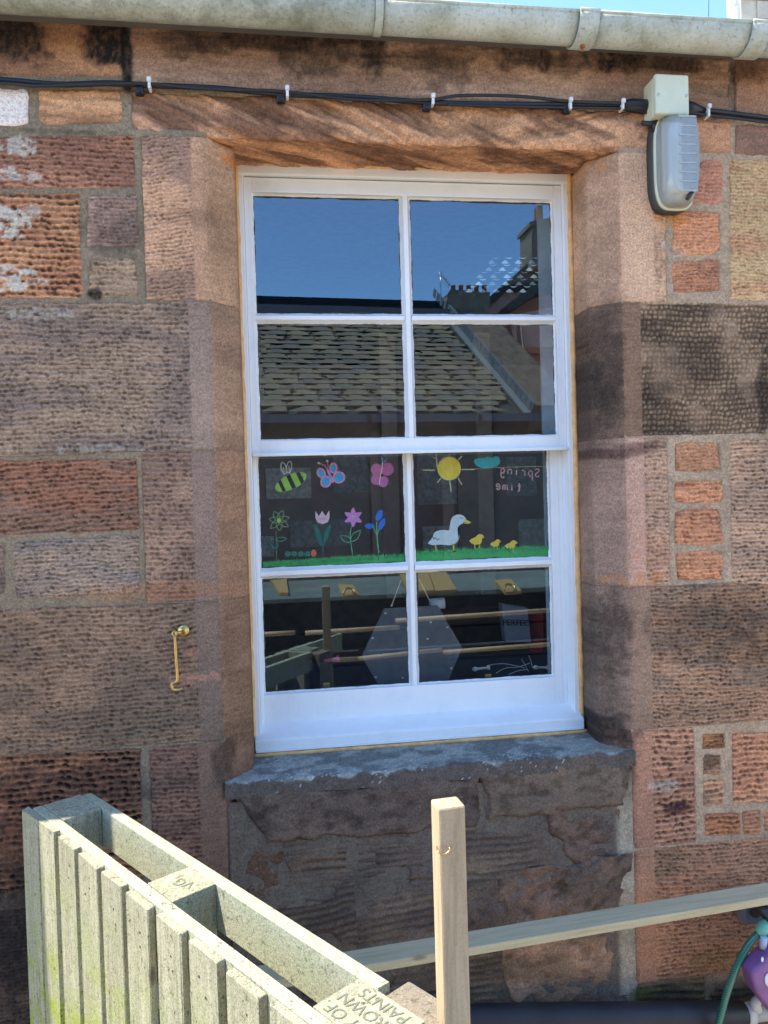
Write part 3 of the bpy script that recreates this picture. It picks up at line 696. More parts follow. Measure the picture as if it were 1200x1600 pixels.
# mortar sheet, left out behind the stones
def mortar_sheet(x0, x1, z0, z1, y, res, colf, seed, amp=.0018):
    xs = np.arange(x0, x1, res); zs = np.arange(z0, z1, res)
    X, Z = np.meshgrid(xs, zs)
    inside = np.zeros_like(X, bool); deep = np.zeros_like(X)
    for quad in STONES:
        TL, TR, BR, BL = quad
        cx = sum(p[0] for p in quad)/4; cz = sum(p[1] for p in quad)/4
        ok = np.ones_like(inside)
        ins = np.ones_like(X)*9
        pts = [TL, TR, BR, BL]
        for i in range(4):
            a, b = pts[i], pts[(i+1) % 4]; nx_, nz_ = -(b[1]-a[1]), b[0]-a[0]; l = math.hypot(nx_, nz_)
            dd = ((X-a[0])*nx_+(Z-a[1])*nz_)/l
            if (cx-a[0])*nx_+(cz-a[1])*nz_ < 0: dd = -dd
            ins = np.minimum(ins, dd)
        deep = np.maximum(deep, ins)
        inside |= ins > np.where((X > XL) & (X < XR-.001) & (Z < 1.17), .05, .014)
    hole = (X > XL-.003) & (X < XR+.003) & (Z > Z0-.10) & (Z < Z1+.045)
    keep = ~(inside | hole)
    h = amp*(fbm(X*30, Z*30, seed, 3)-.5)*2+.0035*(fbm(X*6, Z*6, seed+4, 3)-.5)
    h = h-np.where((X > XL) & (X < XR) & (Z < 1.17), 0, np.clip(deep-.0035, 0, .02)*1.6)
    C = colf(X, Z)
    C = C*(1+.35*(fbm(X*40, Z*40, seed+1, 3)-.5)[..., None])*(1+.35*(fbm(X*5, Z*5, seed+2, 3)-.5)[..., None])
    C = stained(C, X, Z)
    idx = np.arange(X.size).reshape(X.shape)
    kf = keep[:-1, :-1] | keep[:-1, 1:] | keep[1:, 1:] | keep[1:, :-1]
    F = np.stack([idx[:-1, :-1][kf], idx[:-1, 1:][kf], idx[1:, 1:][kf], idx[1:, :-1][kf]], -1)
    used = np.unique(F); remap = np.full(X.size, -1); remap[used] = np.arange(len(used)); F = remap[F]
    P = np.stack([X, np.full_like(X, y)-h, Z], -1).reshape(-1, 3)[used]; C = C.reshape(-1, 3)[used]
    me = bpy.data.meshes.new('mortar'); me.from_pydata(P.tolist(), [], F.tolist())
    ca = me.color_attributes.new('Col', 'FLOAT_COLOR', 'POINT')
    ca.data.foreach_set('color', np.concatenate([np.clip(C, 0, 1), np.ones((len(C), 1))], -1).astype(np.float32).ravel())
    me.polygons.foreach_set('use_smooth', np.ones(len(F), dtype=bool)); me.update()
    return link_mesh('mortar', me, STONE, house)
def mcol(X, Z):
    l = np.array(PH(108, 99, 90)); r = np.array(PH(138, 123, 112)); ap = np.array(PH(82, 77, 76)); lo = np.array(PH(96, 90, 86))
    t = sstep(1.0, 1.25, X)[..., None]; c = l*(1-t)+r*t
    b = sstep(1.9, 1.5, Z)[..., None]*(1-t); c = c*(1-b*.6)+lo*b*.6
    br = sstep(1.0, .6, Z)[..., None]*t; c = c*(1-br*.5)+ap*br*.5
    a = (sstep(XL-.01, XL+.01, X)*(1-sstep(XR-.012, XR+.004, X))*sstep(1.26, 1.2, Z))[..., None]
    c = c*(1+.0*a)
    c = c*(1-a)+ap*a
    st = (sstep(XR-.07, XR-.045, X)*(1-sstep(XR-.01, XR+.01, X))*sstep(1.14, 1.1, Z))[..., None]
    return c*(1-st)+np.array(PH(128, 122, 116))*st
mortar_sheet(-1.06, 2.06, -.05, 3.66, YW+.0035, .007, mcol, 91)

# backing for the joints inside the opening, rubble core of the wall, outer field beyond the photograph
mb = MB()
for side in (-1, 1):
    xa = XL if side < 0 else XR; e = 1 if side < 0 else -1
    pts = [(xa-e*.02, YW+.02), (xa-e*.006, YW+.008), (xa+e*(SPL-.006), YW+SPL+.006), (xa+e*(SPL-.006), .02), (xa-e*.02, .02)]
    mb.prism(pts, 'z', -.05, Z1+.02)
o = mb.build('mortar', plain('joint_mortar', PH(88, 78, 70), .95, var=.3, nscale=40), house)
CORE = plain('wall_core', (.16, .13, .11), .95)
mb = MB(); HX0, HX1 = -7.0, 9.0
for x0, x1, z0, z1 in ((HX0, XL-.021, -.2, 3.64), (XR+.021, HX1, -.2, 3.64), (XL-.021, XR+.021, -.2, 1.10), (XL-.021, XR+.021, 3.34, 3.64)):
    mb.box(x0, x1, YW+.045, .0, z0, z1)
for x0, x1, z0, z1 in ((HX0, XL+SPL-.01, -.2, 3.64), (XR-SPL+.01, HX1, -.2, 3.64), (XL+SPL-.01, XR-SPL+.01, -.2, 1.10), (XL+SPL-.01, XR-SPL+.01, 3.31, 3.64)):
    mb.box(x0, x1, .0005, .26, z0, z1)
mb.build('wall_core', CORE, house)
random.seed(3)
for z0, z1 in zip(zc[1:]+[], zc[:-1]): pass
rows = [3.66, 3.42, 3.24, 2.73, 2.262, 1.782, 1.335, .86, .385, -.02]
for zt, zb in zip(rows, rows[1:]):
    for xs0, xs1 in ((-4.2, -1.065), (2.065, 5.6)):
        x = xs0
        while x < xs1-.01:
            w = random.uniform(.35, .95); x2 = x+w if x+w < xs1-.25 else xs1
            base = random.choice([PH(150, 112, 90), PH(130, 104, 92), PH(160, 108, 80), PH(120, 104, 98)])
            stone([(x+.006, zt-.006), (x2-.006, zt-.006), (x2-.006, zb+.006), (x+.006, zb+.006)], random.choice(['pick', 'fine', 'smooth']), base, tuple(np.array(base)*.8), res=.016)
            x = x2
mb = MB(); mb.box(-4.2, -1.05, YW+.004, YW+.04, -.05, 3.64); mb.box(2.05, 5.6, YW+.004, YW+.04, -.05, 3.64)
mb.build('mortar', plain('field_mortar', PH(112, 103, 94), .95), house)

# sill: weathered top falling forward, worn lip
def sill():
    SEED[0] += 31; seed = SEED[0]
    xs = np.arange(XL-.004, XR+.010, .0045)
    zt_b, zt_f = 1.222, 1.203
    L1 = .235; L2 = .045
    s = np.arange(0, L1+L2+.03, .0045)
    X, S = np.meshgrid(xs, s[::-1])
    yb = .02; lip = .012*(fbm(X*7, X*0, seed+1, 3)-.5)
    yf = YW-.008+lip
    t = np.clip(S/L1, 0, 1); a = np.clip((S-L1)/.03, 0, 1)*math.pi/2
    y = lerp(yb, yf+.012, t)-.012*np.sin(a)
    z = lerp(zt_b, zt_f, t)-.012*(1-np.cos(a))-np.clip(S-L1-.03, 0, None)*1.0
    h = .006*(fbm(X*9, y*9, seed+2, 4)-.5)+.0025*(fbm(X*50, S*50, seed+3, 3)-.5)
    # drips of old lichen and wash hang over the lip
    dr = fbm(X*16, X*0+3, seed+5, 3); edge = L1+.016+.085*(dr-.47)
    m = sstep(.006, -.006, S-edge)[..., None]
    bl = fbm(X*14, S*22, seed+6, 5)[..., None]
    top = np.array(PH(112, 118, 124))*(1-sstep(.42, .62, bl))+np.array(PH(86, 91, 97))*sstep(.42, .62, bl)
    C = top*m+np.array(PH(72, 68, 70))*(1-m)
    C = C*(1+.5*(fbm(X*50, S*50, seed+7, 3)-.5)[..., None])
    sp = ((fbm(X*150, S*150, seed+8, 2) > .80) & (fbm(X*7, S*9, seed+28, 3) > .60))[..., None]*.5; C = C*(1-sp)+np.array(PH(200, 205, 205))*sp
    br = (np.clip((X-.9)/.25, 0, 1)*sstep(.60, .75, fbm(X*7, S*14, seed+9, 3))*.5)[..., None]; C = C*(1-br)+np.array(PH(110, 90, 75))*br
    P = np.stack([X, y, z+h], -1)
    return grid_mesh('window_sill', P, C, house)
sill()
# tan sealant round the frame
mb = MB()
xl, xr = -.1015, 1.0845
def bead(p0, p1, r):
    n = 60; pts = []; p0 = Vector(p0); p1 = Vector(p1)
    rs = []
    for i in range(n+1):
        t = i/n; p = p0.lerp(p1, t)
        pts.append(p+Vector((random.uniform(-.0012, .0012), random.uniform(-.0015, .0015), random.uniform(-.0012, .0012)))); rs.append(r*random.uniform(.85, 1.2))
    mb.tube(pts, rs, 8)
bead((xl-.004, -.004, 1.21), (xl-.004, -.004, 3.27), .0095)
bead((xr+.004, -.004, 1.21), (xr+.004, -.004, 3.27), .0095)
bead((xl-.01, -.006, 3.257), (xr+.01, -.006, 3.257), .010)
bead((xl-.01, -.036, 1.222), (xr+.01, -.036, 1.222), .008)
mb.box(xl-.016, xl+.004, -.002, .03, 1.2, 3.27); mb.box(xr-.004, xr+.016, -.002, .03, 1.2, 3.27); mb.box(xl-.016, xr+.016, -.002, .03, 3.248, 3.275)
mb.build('sealant', SEAL, house)

# roof above the wall (its edge throws the shade) and the room behind the window
SLATEM = plain('slate', (.10, .105, .11), .6, var=.3, nscale=5, bumps=.3)
mb = MB(); mb.prism([(-.31, 3.612), (-.31, 3.632), (3.2, 4.95), (6.6, 3.685), (6.6, 3.65), (3.2, 4.90)], 'x', HX0, HX1); mb.build('roof', SLATEM, house)
WALLIN = plain('interior_plaster', (.34, .25, .19), .9)
FLOORIN = plain('interior_floor', (.06, .045, .035), .7)
mb = MB(); mb.box(-2.2, 3.4, 3.6, 3.7, .3, 3.6); mb.box(-2.3, -2.2, .27, 3.6, .3, 3.6); mb.box(3.4, 3.5, .27, 3.6, .3, 3.6); mb.box(-2.2, 3.4, .27, 3.6, 3.5, 3.6)
mb.build('interior_wall', WALLIN, house)
mb = MB(); mb.box(-2.2, 3.4, .27, 3.6, .25, .3); mb.build('interior_floor', FLOORIN, house)
mb = MB(); mb.box(HX0, HX1, 6.3, 6.55, -.2, 3.7); mb.box(HX0-.3, HX0, YW+.05, 6.55, -.2, 3.7); mb.box(HX1, HX1+.3, YW+.05, 6.55, -.2, 3.7); mb.build('rear_wall', CORE, house)

# ------------------------------------------------------------------ sash window
win = empty('sash_window', (.49, 0, 1.23))
tag(win, 'white painted eight pane sash window in the stone opening', 'window', kind='thing')
fx0, fx1 = -.1005, 1.0835
YU, YLs = .012, .062           # front faces of upper and lower sash
mb = MB()
mb.box(fx0, fx0+.020, -.002, .13, Z0+.03, Z1-.0, .003); mb.box(fx1-.020, fx1, -.002, .13, Z0+.03, Z1-.0, .003)
mb.box(fx0+.0201, fx0+.032, .058, .12, Z0+.05, 2.27, .002); mb.box(fx1-.055, fx1-.0201, .066, .12, Z0+.05, 2.27, .002)
mb.box(fx0+.001, fx1-.001, -.006, .13, 3.217, Z1, .004)
mb.build('box_frame', PAINT, win)
mb = MB()   # timber cill with a drip nose
mb.prism([(-.040, 1.238), (-.040, 1.268), (-.030, 1.274), (.13, 1.318), (.13, 1.24)], 'x', fx0+.002, fx1-.002)
mb.prism([(-.044, 1.232), (-.044, 1.2375), (.1, 1.2375), (.1, 1.232)], 'x', fx0+.004, fx1-.004)
mb.build('timber_cill', PAINT, win)

def px2(px, py, y): p = PY(px, py, y); return p[0], p[2]
gl_l, z_gt = px2(393, 303, YU+.02); gl_r, _ = px2(862, 316, YU+.02)
mun0, _ = px2(629, 400, YU); mun1, _ = px2(642, 400, YU)
_, zm1 = px2(500, 490, YU); _, zm0 = px2(500, 502, YU)
_, zmeet1 = px2(500, 687, YU+.01); _, zmeet0 = px2(500, 711, YU)
def sash(name, y, zb, zt, zgb, zgt, zmu0, zmu1, x0, x1, xg0, xg1, xm0, xm1, label):
    s = empty(name, (0, 0, 0)); s.parent = win; s.matrix_parent_inverse = parent_world(win).inverted(); s['label'] = label
    d = .042
    b = MB(); b.box(x0, xg0, y, y+d, zb, zt, .003); b.build('stile', PAINT, s)
    b = MB(); b.box(xg1, x1, y, y+d, zb, zt, .003); b.build('stile', PAINT, s)
    b = MB(); b.box(xg0-.001, xg1+.001, y+.0005, y+d-.0005, zgt, zt-.0005, .003); b.build('rail', PAINT, s)
    b = MB(); b.box(xg0-.001, xg1+.001, y+.0005, y+d-.0005, zb+.0005, zgb, .003); b.build('rail', PAINT, s)
    # moulded glazing bars: a narrow fillet in front of a wider putty slope
    def bar(a0, a1, c0, c1, vert):
        b = MB(); w = (a1-a0)
        pr = [(a0-.003, y+.022), (a0+w*.25, y+.004), (a1-w*.25, y+.004), (a1+.003, y+.022), (a1, y+.038), (a0, y+.038)]
        if vert: b.prism(pr, 'z', c0, c1)
        else: b.prism([(p[1], p[0]) for p in pr], 'x', c0, c1)
        b.build('glazing_bar', PAINT, s)
    bar(xm0, xm1, zgb+.0005, zgt-.0005, True)
    bar(zmu0, zmu1, xg0+.0005, xm0+.002, False); bar(zmu0, zmu1, xm1-.002, xg1-.0005, False)
    for (a0, a1) in ((xg0, xm0), (xm1, xg1)):
        for (b0, b1) in ((zgb, zmu0), (zmu1, zgt)):
            b = MB(); b.box(a0-.004, a1+.004, y+.0235, y+.0265, b0-.004, b1+.004); b.build('pane', GLASS, s)
            # putty triangle and the dark uneven line of dirt where it meets the glass
            b = MB(); t = .0065
            for (u0, v0, u1, v1, du, dv) in ((a0, b0, a1, b0, 0, 1), (a0, b1, a1, b1, 0, -1), (a0, b0, a0, b1, 1, 0), (a1, b0, a1, b1, -1, 0)):
                n = 46; fr = []; bk = []; bk2 = []
                for i in range(n+1):
                    k = i/n; u = u0+(u1-u0)*k; v = v0+(v1-v0)*k
                    w_ = t*(.7+.22*random.random()+.16*math.sin(k*23+u0*50+v0*31)*math.sin(k*7+v0*9)**2)
                    fr.append(b.bm.verts.new((u-du*.002, y+.012, v-dv*.002)))
                    bk.append(b.bm.verts.new((u+du*w_, y+.0232, v+dv*w_)))
                for i in range(n): b.bm.faces.new((fr[i], fr[i+1], bk[i+1], bk[i]))
            b.build('putty', PAINT, s)
            b = MB(); t = .0075
            for (u0, v0, u1, v1, du, dv) in ((a0, b0, a1, b0, 0, 1), (a0, b1, a1, b1, 0, -1), (a0, b0, a0, b1, 1, 0), (a1, b0, a1, b1, -1, 0)):
                n = 60; A = []; B = []
                for i in range(n+1):
                    k = i/n; u = u0+(u1-u0)*k; v = v0+(v1-v0)*k; w_ = t*(.75+.3*random.random()+.35*math.sin(k*19+u0*50+v0*31)*math.sin(k*11+v0*9))
                    A.append(b.bm.verts.new((u, y+.0228, v))); B.append(b.bm.verts.new((u+du*w_, y+.0228, v+dv*w_)))
                for i in range(n): b.bm.faces.new((A[i], A[i+1], B[i+1], B[i]))
            b.build('putty_line', PUTTY, s)
    return s
upper = sash('upper_sash', YU, zmeet0, 3.214, zmeet1, z_gt, zm0, zm1, fx0+.0205, fx1-.0205, gl_l, gl_r, mun0, mun1, 'upper sash, its glass mirroring sky and slate roof')
mb = MB(); mb.box(fx0+.021, fx1-.021, -.004, YU+.0005, zmeet0-.0015, zmeet0+.010, .003); mb.build('drip_mould', PAINT, upper)
_, zl_t = px2(500, 702, YLs); _, zl_b = px2(420, 1135, YLs)
lg_l, zg_b = px2(413, 1084, YLs+.02); lg_r, _ = px2(863, 1000, YLs+.02)
_, lm1 = px2(520, 886, YLs); _, lm0 = px2(520, 899, YLs)
lmu0, _ = px2(638, 900, YLs); lmu1, _ = px2(650, 900, YLs)
lower = sash('lower_sash', YLs, zl_b, zmeet0+.03, zg_b, zmeet0+.008, lm0, lm1, fx0+.0205, fx1-.0385, lg_l, lg_r, lmu0, lmu1, 'lower sash with painted spring pictures')

# ------------------------------------------------------------------ children's pictures painted on the inner side of the lower panes
YP = YLs+.0268
def flat(c): return plain('paint_colour', c, .6, var=.08, nscale=60)
PC = {k: flat(v) for k, v in dict(green=(.06, .48, .12), lime=(.38, .66, .08), black=(.008, .008, .012), white=(.80, .82, .80), pink=(.80, .26, .48), blue=(.04, .42, .72), yellow=(.82, .62, .05),
      teal=(.03, .42, .52), dgreen=(.0, .14, .10), red=(.75, .13, .08), mauve=(.52, .14, .34), pale=(.78, .55, .60), orchid=(.66, .24, .60), royal=(.01, .15, .62), cream=(.55, .52, .30), duck=(.62, .72, .74),
      rose=(.62, .36, .36), mid=(.10, .45, .20), pgreen=(.30, .42, .18)).items()}
class Picture:
    def __init__(s, ox, oy, sc=4.8): s.ox, s.oy, s.sc = ox, oy, sc; s.bm = bmesh.new(); s.mats = []; s.layer = 0
    def pt(s, p, k): x, z = px2(s.ox+p[0]/s.sc, s.oy+p[1]/s.sc, YP); return (x, YP-k, z)
    def mi(s, m):
        if m not in s.mats: s.mats.append(m)
        return s.mats.index(m)
    def fill(s, pts, m, th=None):
        s.layer += 1; k = -.0001*0+.0003-.00004*s.layer
        k = -.00005*(20-s.layer) if th is None else th
        vs = [s.bm.verts.new(s.pt(p, k)) for p in pts]; vb = [s.bm.verts.new(s.pt(p, k-.0004)) for p in pts]
        f = s.bm.faces.new(vs); f.material_index = s.mi(m); n = len(pts)
        g_ = s.bm.faces.new(vb[::-1]); g_.material_index = s.mi(m)
        for i in range(n):
            h_ = s.bm.faces.new((vs[i], vb[i], vb[(i+1) % n], vs[(i+1) % n])); h_.material_index = s.mi(m)
    def ell(s, cx, cy, rx, ry, m, rot=0, n=22, wob=.05):
        c, t = math.cos(rot), math.sin(rot); P = []
        for i in range(n):
            a = 2*math.pi*i/n; r = 1+random.uniform(-wob, wob)
            u, v = rx*math.cos(a)*r, ry*math.sin(a)*r; P.append((cx+u*c-v*t, cy+u*t+v*c))
        s.fill(P, m)
    def line(s, pts, w, m):
        s.layer += 1; k = -.00005*(20-s.layer)
        L = []; Rr = []
        for i, p in enumerate(pts):
            a = pts[max(i-1, 0)]; b = pts[min(i+1, len(pts)-1)]; dx, dy = b[0]-a[0], b[1]-a[1]; l = math.hypot(dx, dy) or 1
            ww = w*random.uniform(.85, 1.15)/2
            L.append(s.bm.verts.new(s.pt((p[0]-dy/l*ww, p[1]+dx/l*ww), k))); Rr.append(s.bm.verts.new(s.pt((p[0]+dy/l*ww, p[1]-dx/l*ww), k)))
        for i in range(len(pts)-1):
            f = s.bm.faces.new((L[i], L[i+1], Rr[i+1], Rr[i])); f.material_index = s.mi(m)
    def loop(s, cx, cy, rx, ry, w, m, rot=0, n=20):
        c, t = math.cos(rot), math.sin(rot)
        s.line([(cx+rx*math.cos(2*math.pi*i/n)*c-ry*math.sin(2*math.pi*i/n)*t, cy+rx*math.cos(2*math.pi*i/n)*t+ry*math.sin(2*math.pi*i/n)*c) for i in range(n+1)], w, m)
    def build(s, name, label):
        bmesh.ops.triangulate(s.bm, faces=s.bm.faces[:])
        me = bpy.data.meshes.new(name); s.bm.to_mesh(me); s.bm.free()
        o = link_mesh(name, me, [PC[m] for m in s.mats], lower); o['label'] = label; return o
def leaf(cx, cy, L, w, ang, n=8):
    "outline of a petal that starts at cx, cy"
    c, t = math.cos(ang), math.sin(ang); P = []
    for i in range(n+1):
        u = i/n; P.append((u*L, -w*math.sin(math.pi*u**.8)))
    for i in range(n-1, 0, -1):
        u = i/n; P.append((u*L, w*math.sin(math.pi*u**.8)))
    return [(cx+a*c-b*t, cy+a*t+b*c) for a, b in P]

L_, R_ = (400, 690), (640, 690)
p = Picture(*L_); ro = -.44
p.ell(262, 302, 128, 56, 'lime', ro, 26, .01)
for a, w_ in ((-88, 26), (-14, 32), (62, 30)):
    hh = 56*math.sqrt(max(0, 1-((a)/128)**2))*.98
    c, t = math.cos(ro), math.sin(ro); f = lambda u, v: (262+u*c-v*t, 302+u*t+v*c)
    h2 = 56*math.sqrt(max(0, 1-((a+w_)/128)**2))*.98
    p.fill([f(a, -hh), f(a+w_, -h2), f(a+w_, h2), f(a, hh)], 'black')
for cx, cy, rr in ((208, 200, -.25), (248, 192, .15)):
    p.loop(cx, cy, 19, 44, 6, 'white', rr); p.line([(cx-2, cy-10), (cx+2, cy+20), (cx+6, cy+48)], 5, 'white')
p.line([(345, 258), (352, 268), (362, 262)], 3, 'black'); p.ell(349, 240, 3, 3, 'black', n=8)
p.build('bee_picture', 'painted lime and black striped bee')
p = Picture(*L_)
for cx, cy, rx, ry, ro in ((489, 236, 33, 42, -.5), (580, 198, 32, 42, .1), (524, 300, 42, 46, .3), (622, 268, 48, 46, -.2)):
    p.ell(cx, cy, rx, ry, 'pink', ro, 22, .02); p.ell(cx, cy, rx-11, ry-11, 'blue', ro, 20, .04)
p.fill([(528, 205), (545, 210), (588, 300), (575, 312), (560, 300)], 'pink'); p.line([(540, 235), (572, 295)], 10, 'blue')
p.line([(530, 205), (515, 178), (475, 163)], 6, 'pink'); p.line([(538, 205), (540, 178), (535, 148)], 6, 'pink'); p.ell(470, 161, 10, 9, 'pale', n=10); p.ell(535, 145, 11, 10, 'pale', n=10)
p.build('butterfly_picture', 'painted blue butterfly with a pink outline')
p = Picture(*L_)
for cx, cy, rx, ry in ((905, 210, 42, 46), (985, 205, 48, 50), (900, 285, 40, 40), (955, 300, 36, 42)): p.ell(cx, cy, rx, ry, 'mauve', 0, 22, .05)
for i in range(26): p.ell(930+random.uniform(-60, 80), 250+random.uniform(-80, 80), 4, 4, 'orchid', n=6)
p.line([(948, 150), (945, 200), (932, 260), (925, 325)], 6, 'pale'); p.line([(955, 160), (985, 128)], 6, 'blue'); p.line([(950, 155), (942, 115)], 6, 'blue')
p.build('butterfly_picture', 'painted dark pink butterfly')
p = Picture(*L_)
for i in range(7):
    a = -2.1+i*2*math.pi/7; P = leaf(172, 592, 82+8*math.sin(i*3), 22, a); p.line(P+[P[0]], 5, 'pgreen')
p.ell(172, 592, 15, 17, 'lime', n=12)
p.line([(150, 660), (152, 740), (152, 830), (152, 890)], 3, 'pgreen'); P = leaf(150, 735, 82, 16, -.08); p.line(P+[P[0]], 4, 'mid')
P = leaf(100, 780, 118, 14, -1.85); p.line(P, 3, 'dgreen'); P = leaf(140, 810, 60, 10, -2.1); p.fill(P, 'dgreen'); P = leaf(145, 810, 60, 10, -1.2); p.fill(P, 'dgreen')
p.build('flower_picture', 'painted outline of a green star shaped flower')
p = Picture(*L_)
p.line([(500, 770), (503, 850), (510, 915)], 6, 'dgreen')
p.fill([(430, 612), (462, 640), (492, 700), (500, 790), (478, 775), (450, 715), (438, 660)], 'dgreen'); p.fill([(565, 618), (560, 660), (540, 720), (512, 780), (500, 790), (502, 740), (515, 680), (540, 635)], 'dgreen')
p.fill([(445, 518), (470, 560), (497, 520), (522, 560), (550, 515), (552, 570), (538, 605), (500, 618), (462, 606), (446, 575)], 'pale')
for i in range(5): p.line([(470+i*14, 572), (474+i*13, 590)], 3, 'mauve')
p.build('tulip_picture', 'painted pale pink tulip with dark green leaves')
p = Picture(*L_)
p.line(spline([(724, 610, 0), (708, 680, 0), (712, 760, 0), (724, 840, 0)], 6) and [(v.x, v.y) for v in spline([(724, 610, 0), (708, 680, 0), (712, 760, 0), (724, 840, 0)], 6)], 6, 'mid')
P = leaf(712, 750, 92, 22, -2.65); p.line(P+[P[0]], 5, 'mid'); P = leaf(712, 748, 112, 24, -.85); p.line(P+[P[0]], 5, 'mid')
for i in range(6): p.fill(leaf(729, 568, 76, 19, .52+i*math.pi/3+.0), 'orchid')
p.ell(729, 568, 9, 18, 'cream', n=12)
p.build('flower_picture', 'painted orchid pink flower with six petals')
p = Picture(*L_)
p.line([(905, 600), (905, 680), (912, 760), (922, 835)], 7, 'mid'); p.line([(880, 630), (892, 670), (905, 700)], 6, 'mid'); p.line([(930, 640), (915, 680), (908, 710)], 6, 'mid')
p.ell(925, 553, 24, 46, 'royal', .45, 16, .1); p.ell(945, 618, 23, 44, 'royal', .45, 16, .1); p.ell(850, 633, 33, 21, 'royal', .05, 16, .1)
p.build('bluebell_picture', 'painted blue flowers on a green stem')
p = Picture(*L_)
for cx in (240, 288, 337, 388): p.ell(cx, 842, 25, 22, 'dgreen', n=16); p.loop(cx, 842, 12, 11, 3, 'mid')
for cx in range(232, 405, 22): p.line([(cx, 866), (cx-2, 886)], 5, 'black')
p.ell(433, 836, 21, 27, 'red', n=16); p.line([(425, 846), (433, 852), (443, 844)], 3, 'black'); p.line([(425, 812), (408, 790)], 5, 'black'); p.line([(436, 810), (440, 788)], 5, 'black')
p.build('caterpillar_picture', 'painted dark green caterpillar with an orange head')
def grass(ox, x0, y0b, x1, y1b, y0t, y1t, hb, label, seed):
    rnd = random.Random(seed)
    p = Picture(*ox)
    xs = np.linspace(x0, x1, 90); top = []
    for i, x in enumerate(xs):
        t = (x-x0)/(x1-x0); top.append((x, y0t+(y1t-y0t)*t+rnd.uniform(-3, 3)))
    p.fill(top+[(x1, y1b), (x0, y0b)], 'green')
    for i in range(int((x1-x0)/7)):
        x = x0+6+i*7+rnd.uniform(-2, 2); t = (x-x0)/(x1-x0)
        y = y0t+(y1t-y0t)*t; h = hb*rnd.uniform(.4, 1.1)*(.35+.65*min(1, max(t*2.0, 0)) if ox == L_ else 1); dx = rnd.uniform(0, 10)
        if x+dx < x1-2: p.fill([(x-5, y+4), (x+dx, y-h), (x+5, y+4)], 'green', -.0008)
        if rnd.random() < .5: p.line([(x, y+2), (x+dx*.6, y+rnd.uniform(10, 26))], 2, 'dgreen'); p.layer -= 1
    if ox == L_:
        p.fill([(62, 905), (225, 905), (230, 952), (66, 958)], 'lime', -.00001) if False else None
    return p.build('grass_picture', label)
grass(L_, 52, 962, 1130, 922, 905, 858, 34, 'painted strip of green grass under the flowers', 1)
grass(R_, 52, 905, 1068, 862, 838, 798, 40, 'painted strip of green grass under the ducks', 2)
p = Picture(*R_)
p.ell(297, 202, 87, 88, 'yellow', n=26, wob=.015); p.loop(297, 202, 87, 88, 4, 'cream')
for a, b in (((297, 110), (297, 88)), ((365, 135), (395, 108)), ((190, 213), (100, 213)), ((237, 272), (206, 308)), ((302, 294), (312, 374)), ((362, 272), (393, 324)), ((200, 130), (175, 118)), ((390, 209), (490, 208))): p.line([a, ((a[0]+b[0])/2, (a[1]+b[1])/2+1), b], 8, 'cream')
p.line([(200, 88), (203, 140), (208, 195)], 10, 'cream'); p.line([(490, 206), (650, 194), (800, 190), (1020, 184)], 3, 'cream')
p.build('sun_picture', 'painted yellow sun with rays')
p = Picture(*R_)
p.fill([(482, 150), (490, 130), (520, 122), (560, 126), (575, 112), (600, 112), (618, 124), (645, 108), (668, 115), (682, 138), (676, 165), (655, 185), (620, 192), (570, 199), (540, 196), (500, 180)], 'teal')
p.build('cloud_picture', 'painted small teal cloud')
p = Picture(*R_)
for x in (195, 328):
    p.line([(x, 775), (x+6, 832)], 9, 'yellow'); p.ell(x+8, 828, 16, 10, 'yellow', n=10)
p.fill([(135, 765), (160, 735), (175, 712), (183, 686), (205, 670), (240, 663), (298, 666), (302, 625), (310, 590), (325, 562), (350, 549), (380, 547), (405, 556), (422, 576), (422, 598), (405, 610), (378, 624), (360, 648), (364, 680), (375, 710), (366, 742), (345, 765), (300, 778), (230, 772), (180, 778)], 'duck')
p.fill([(420, 580), (440, 595), (465, 605), (440, 616), (412, 614), (402, 606)], 'yellow')
p.line([(378, 568), (388, 575), (402, 574)], 4, 'black'); p.line([(166, 712), (185, 722), (175, 732), (200, 722), (205, 740), (222, 728)], 5, 'black'); p.line([(402, 606), (430, 606)], 3, 'black')
p.build('duck_picture', 'painted white duck facing right')
for bx, by, s_, lab in ((505, 735, 1.0, 'painted duckling nearest the duck, largest of three'), (645, 762, .72, 'painted duckling in the middle of three'), (762, 775, .85, 'painted duckling last in the row')):
    p = Picture(*R_); f = lambda x, y: (bx+x*s_, by+y*s_)
    for dx in (-18, 16): p.line([f(dx, 30), f(dx+4, 62), f(dx+10, 66)], 6, 'yellow')
    p.fill([f(-58, 10), f(-36, -8), f(-10, -18), f(4, -34), f(22, -42), f(44, -34), f(58, -16), f(46, -10), f(36, -4), f(38, 14), f(24, 34), f(-10, 38), f(-38, 30)], 'yellow'); p.line([f(40, -22), f(46, -20)], 4, 'black')
    p.build('duckling_picture', lab)
def text_mesh(txt, size, ext=0.0003):
    cu = bpy.data.curves.new('lettering', 'FONT'); cu.body = txt; cu.size = size; cu.extrude = ext; cu.align_x = 'CENTER'; cu.align_y = 'CENTER'
    o = bpy.data.objects.new('tmp', cu); col.objects.link(o); bpy.context.view_layer.update()
    me = bpy.data.meshes.new_from_object(o.evaluated_get(bpy.context.evaluated_depsgraph_get())); bpy.data.objects.remove(o); return me
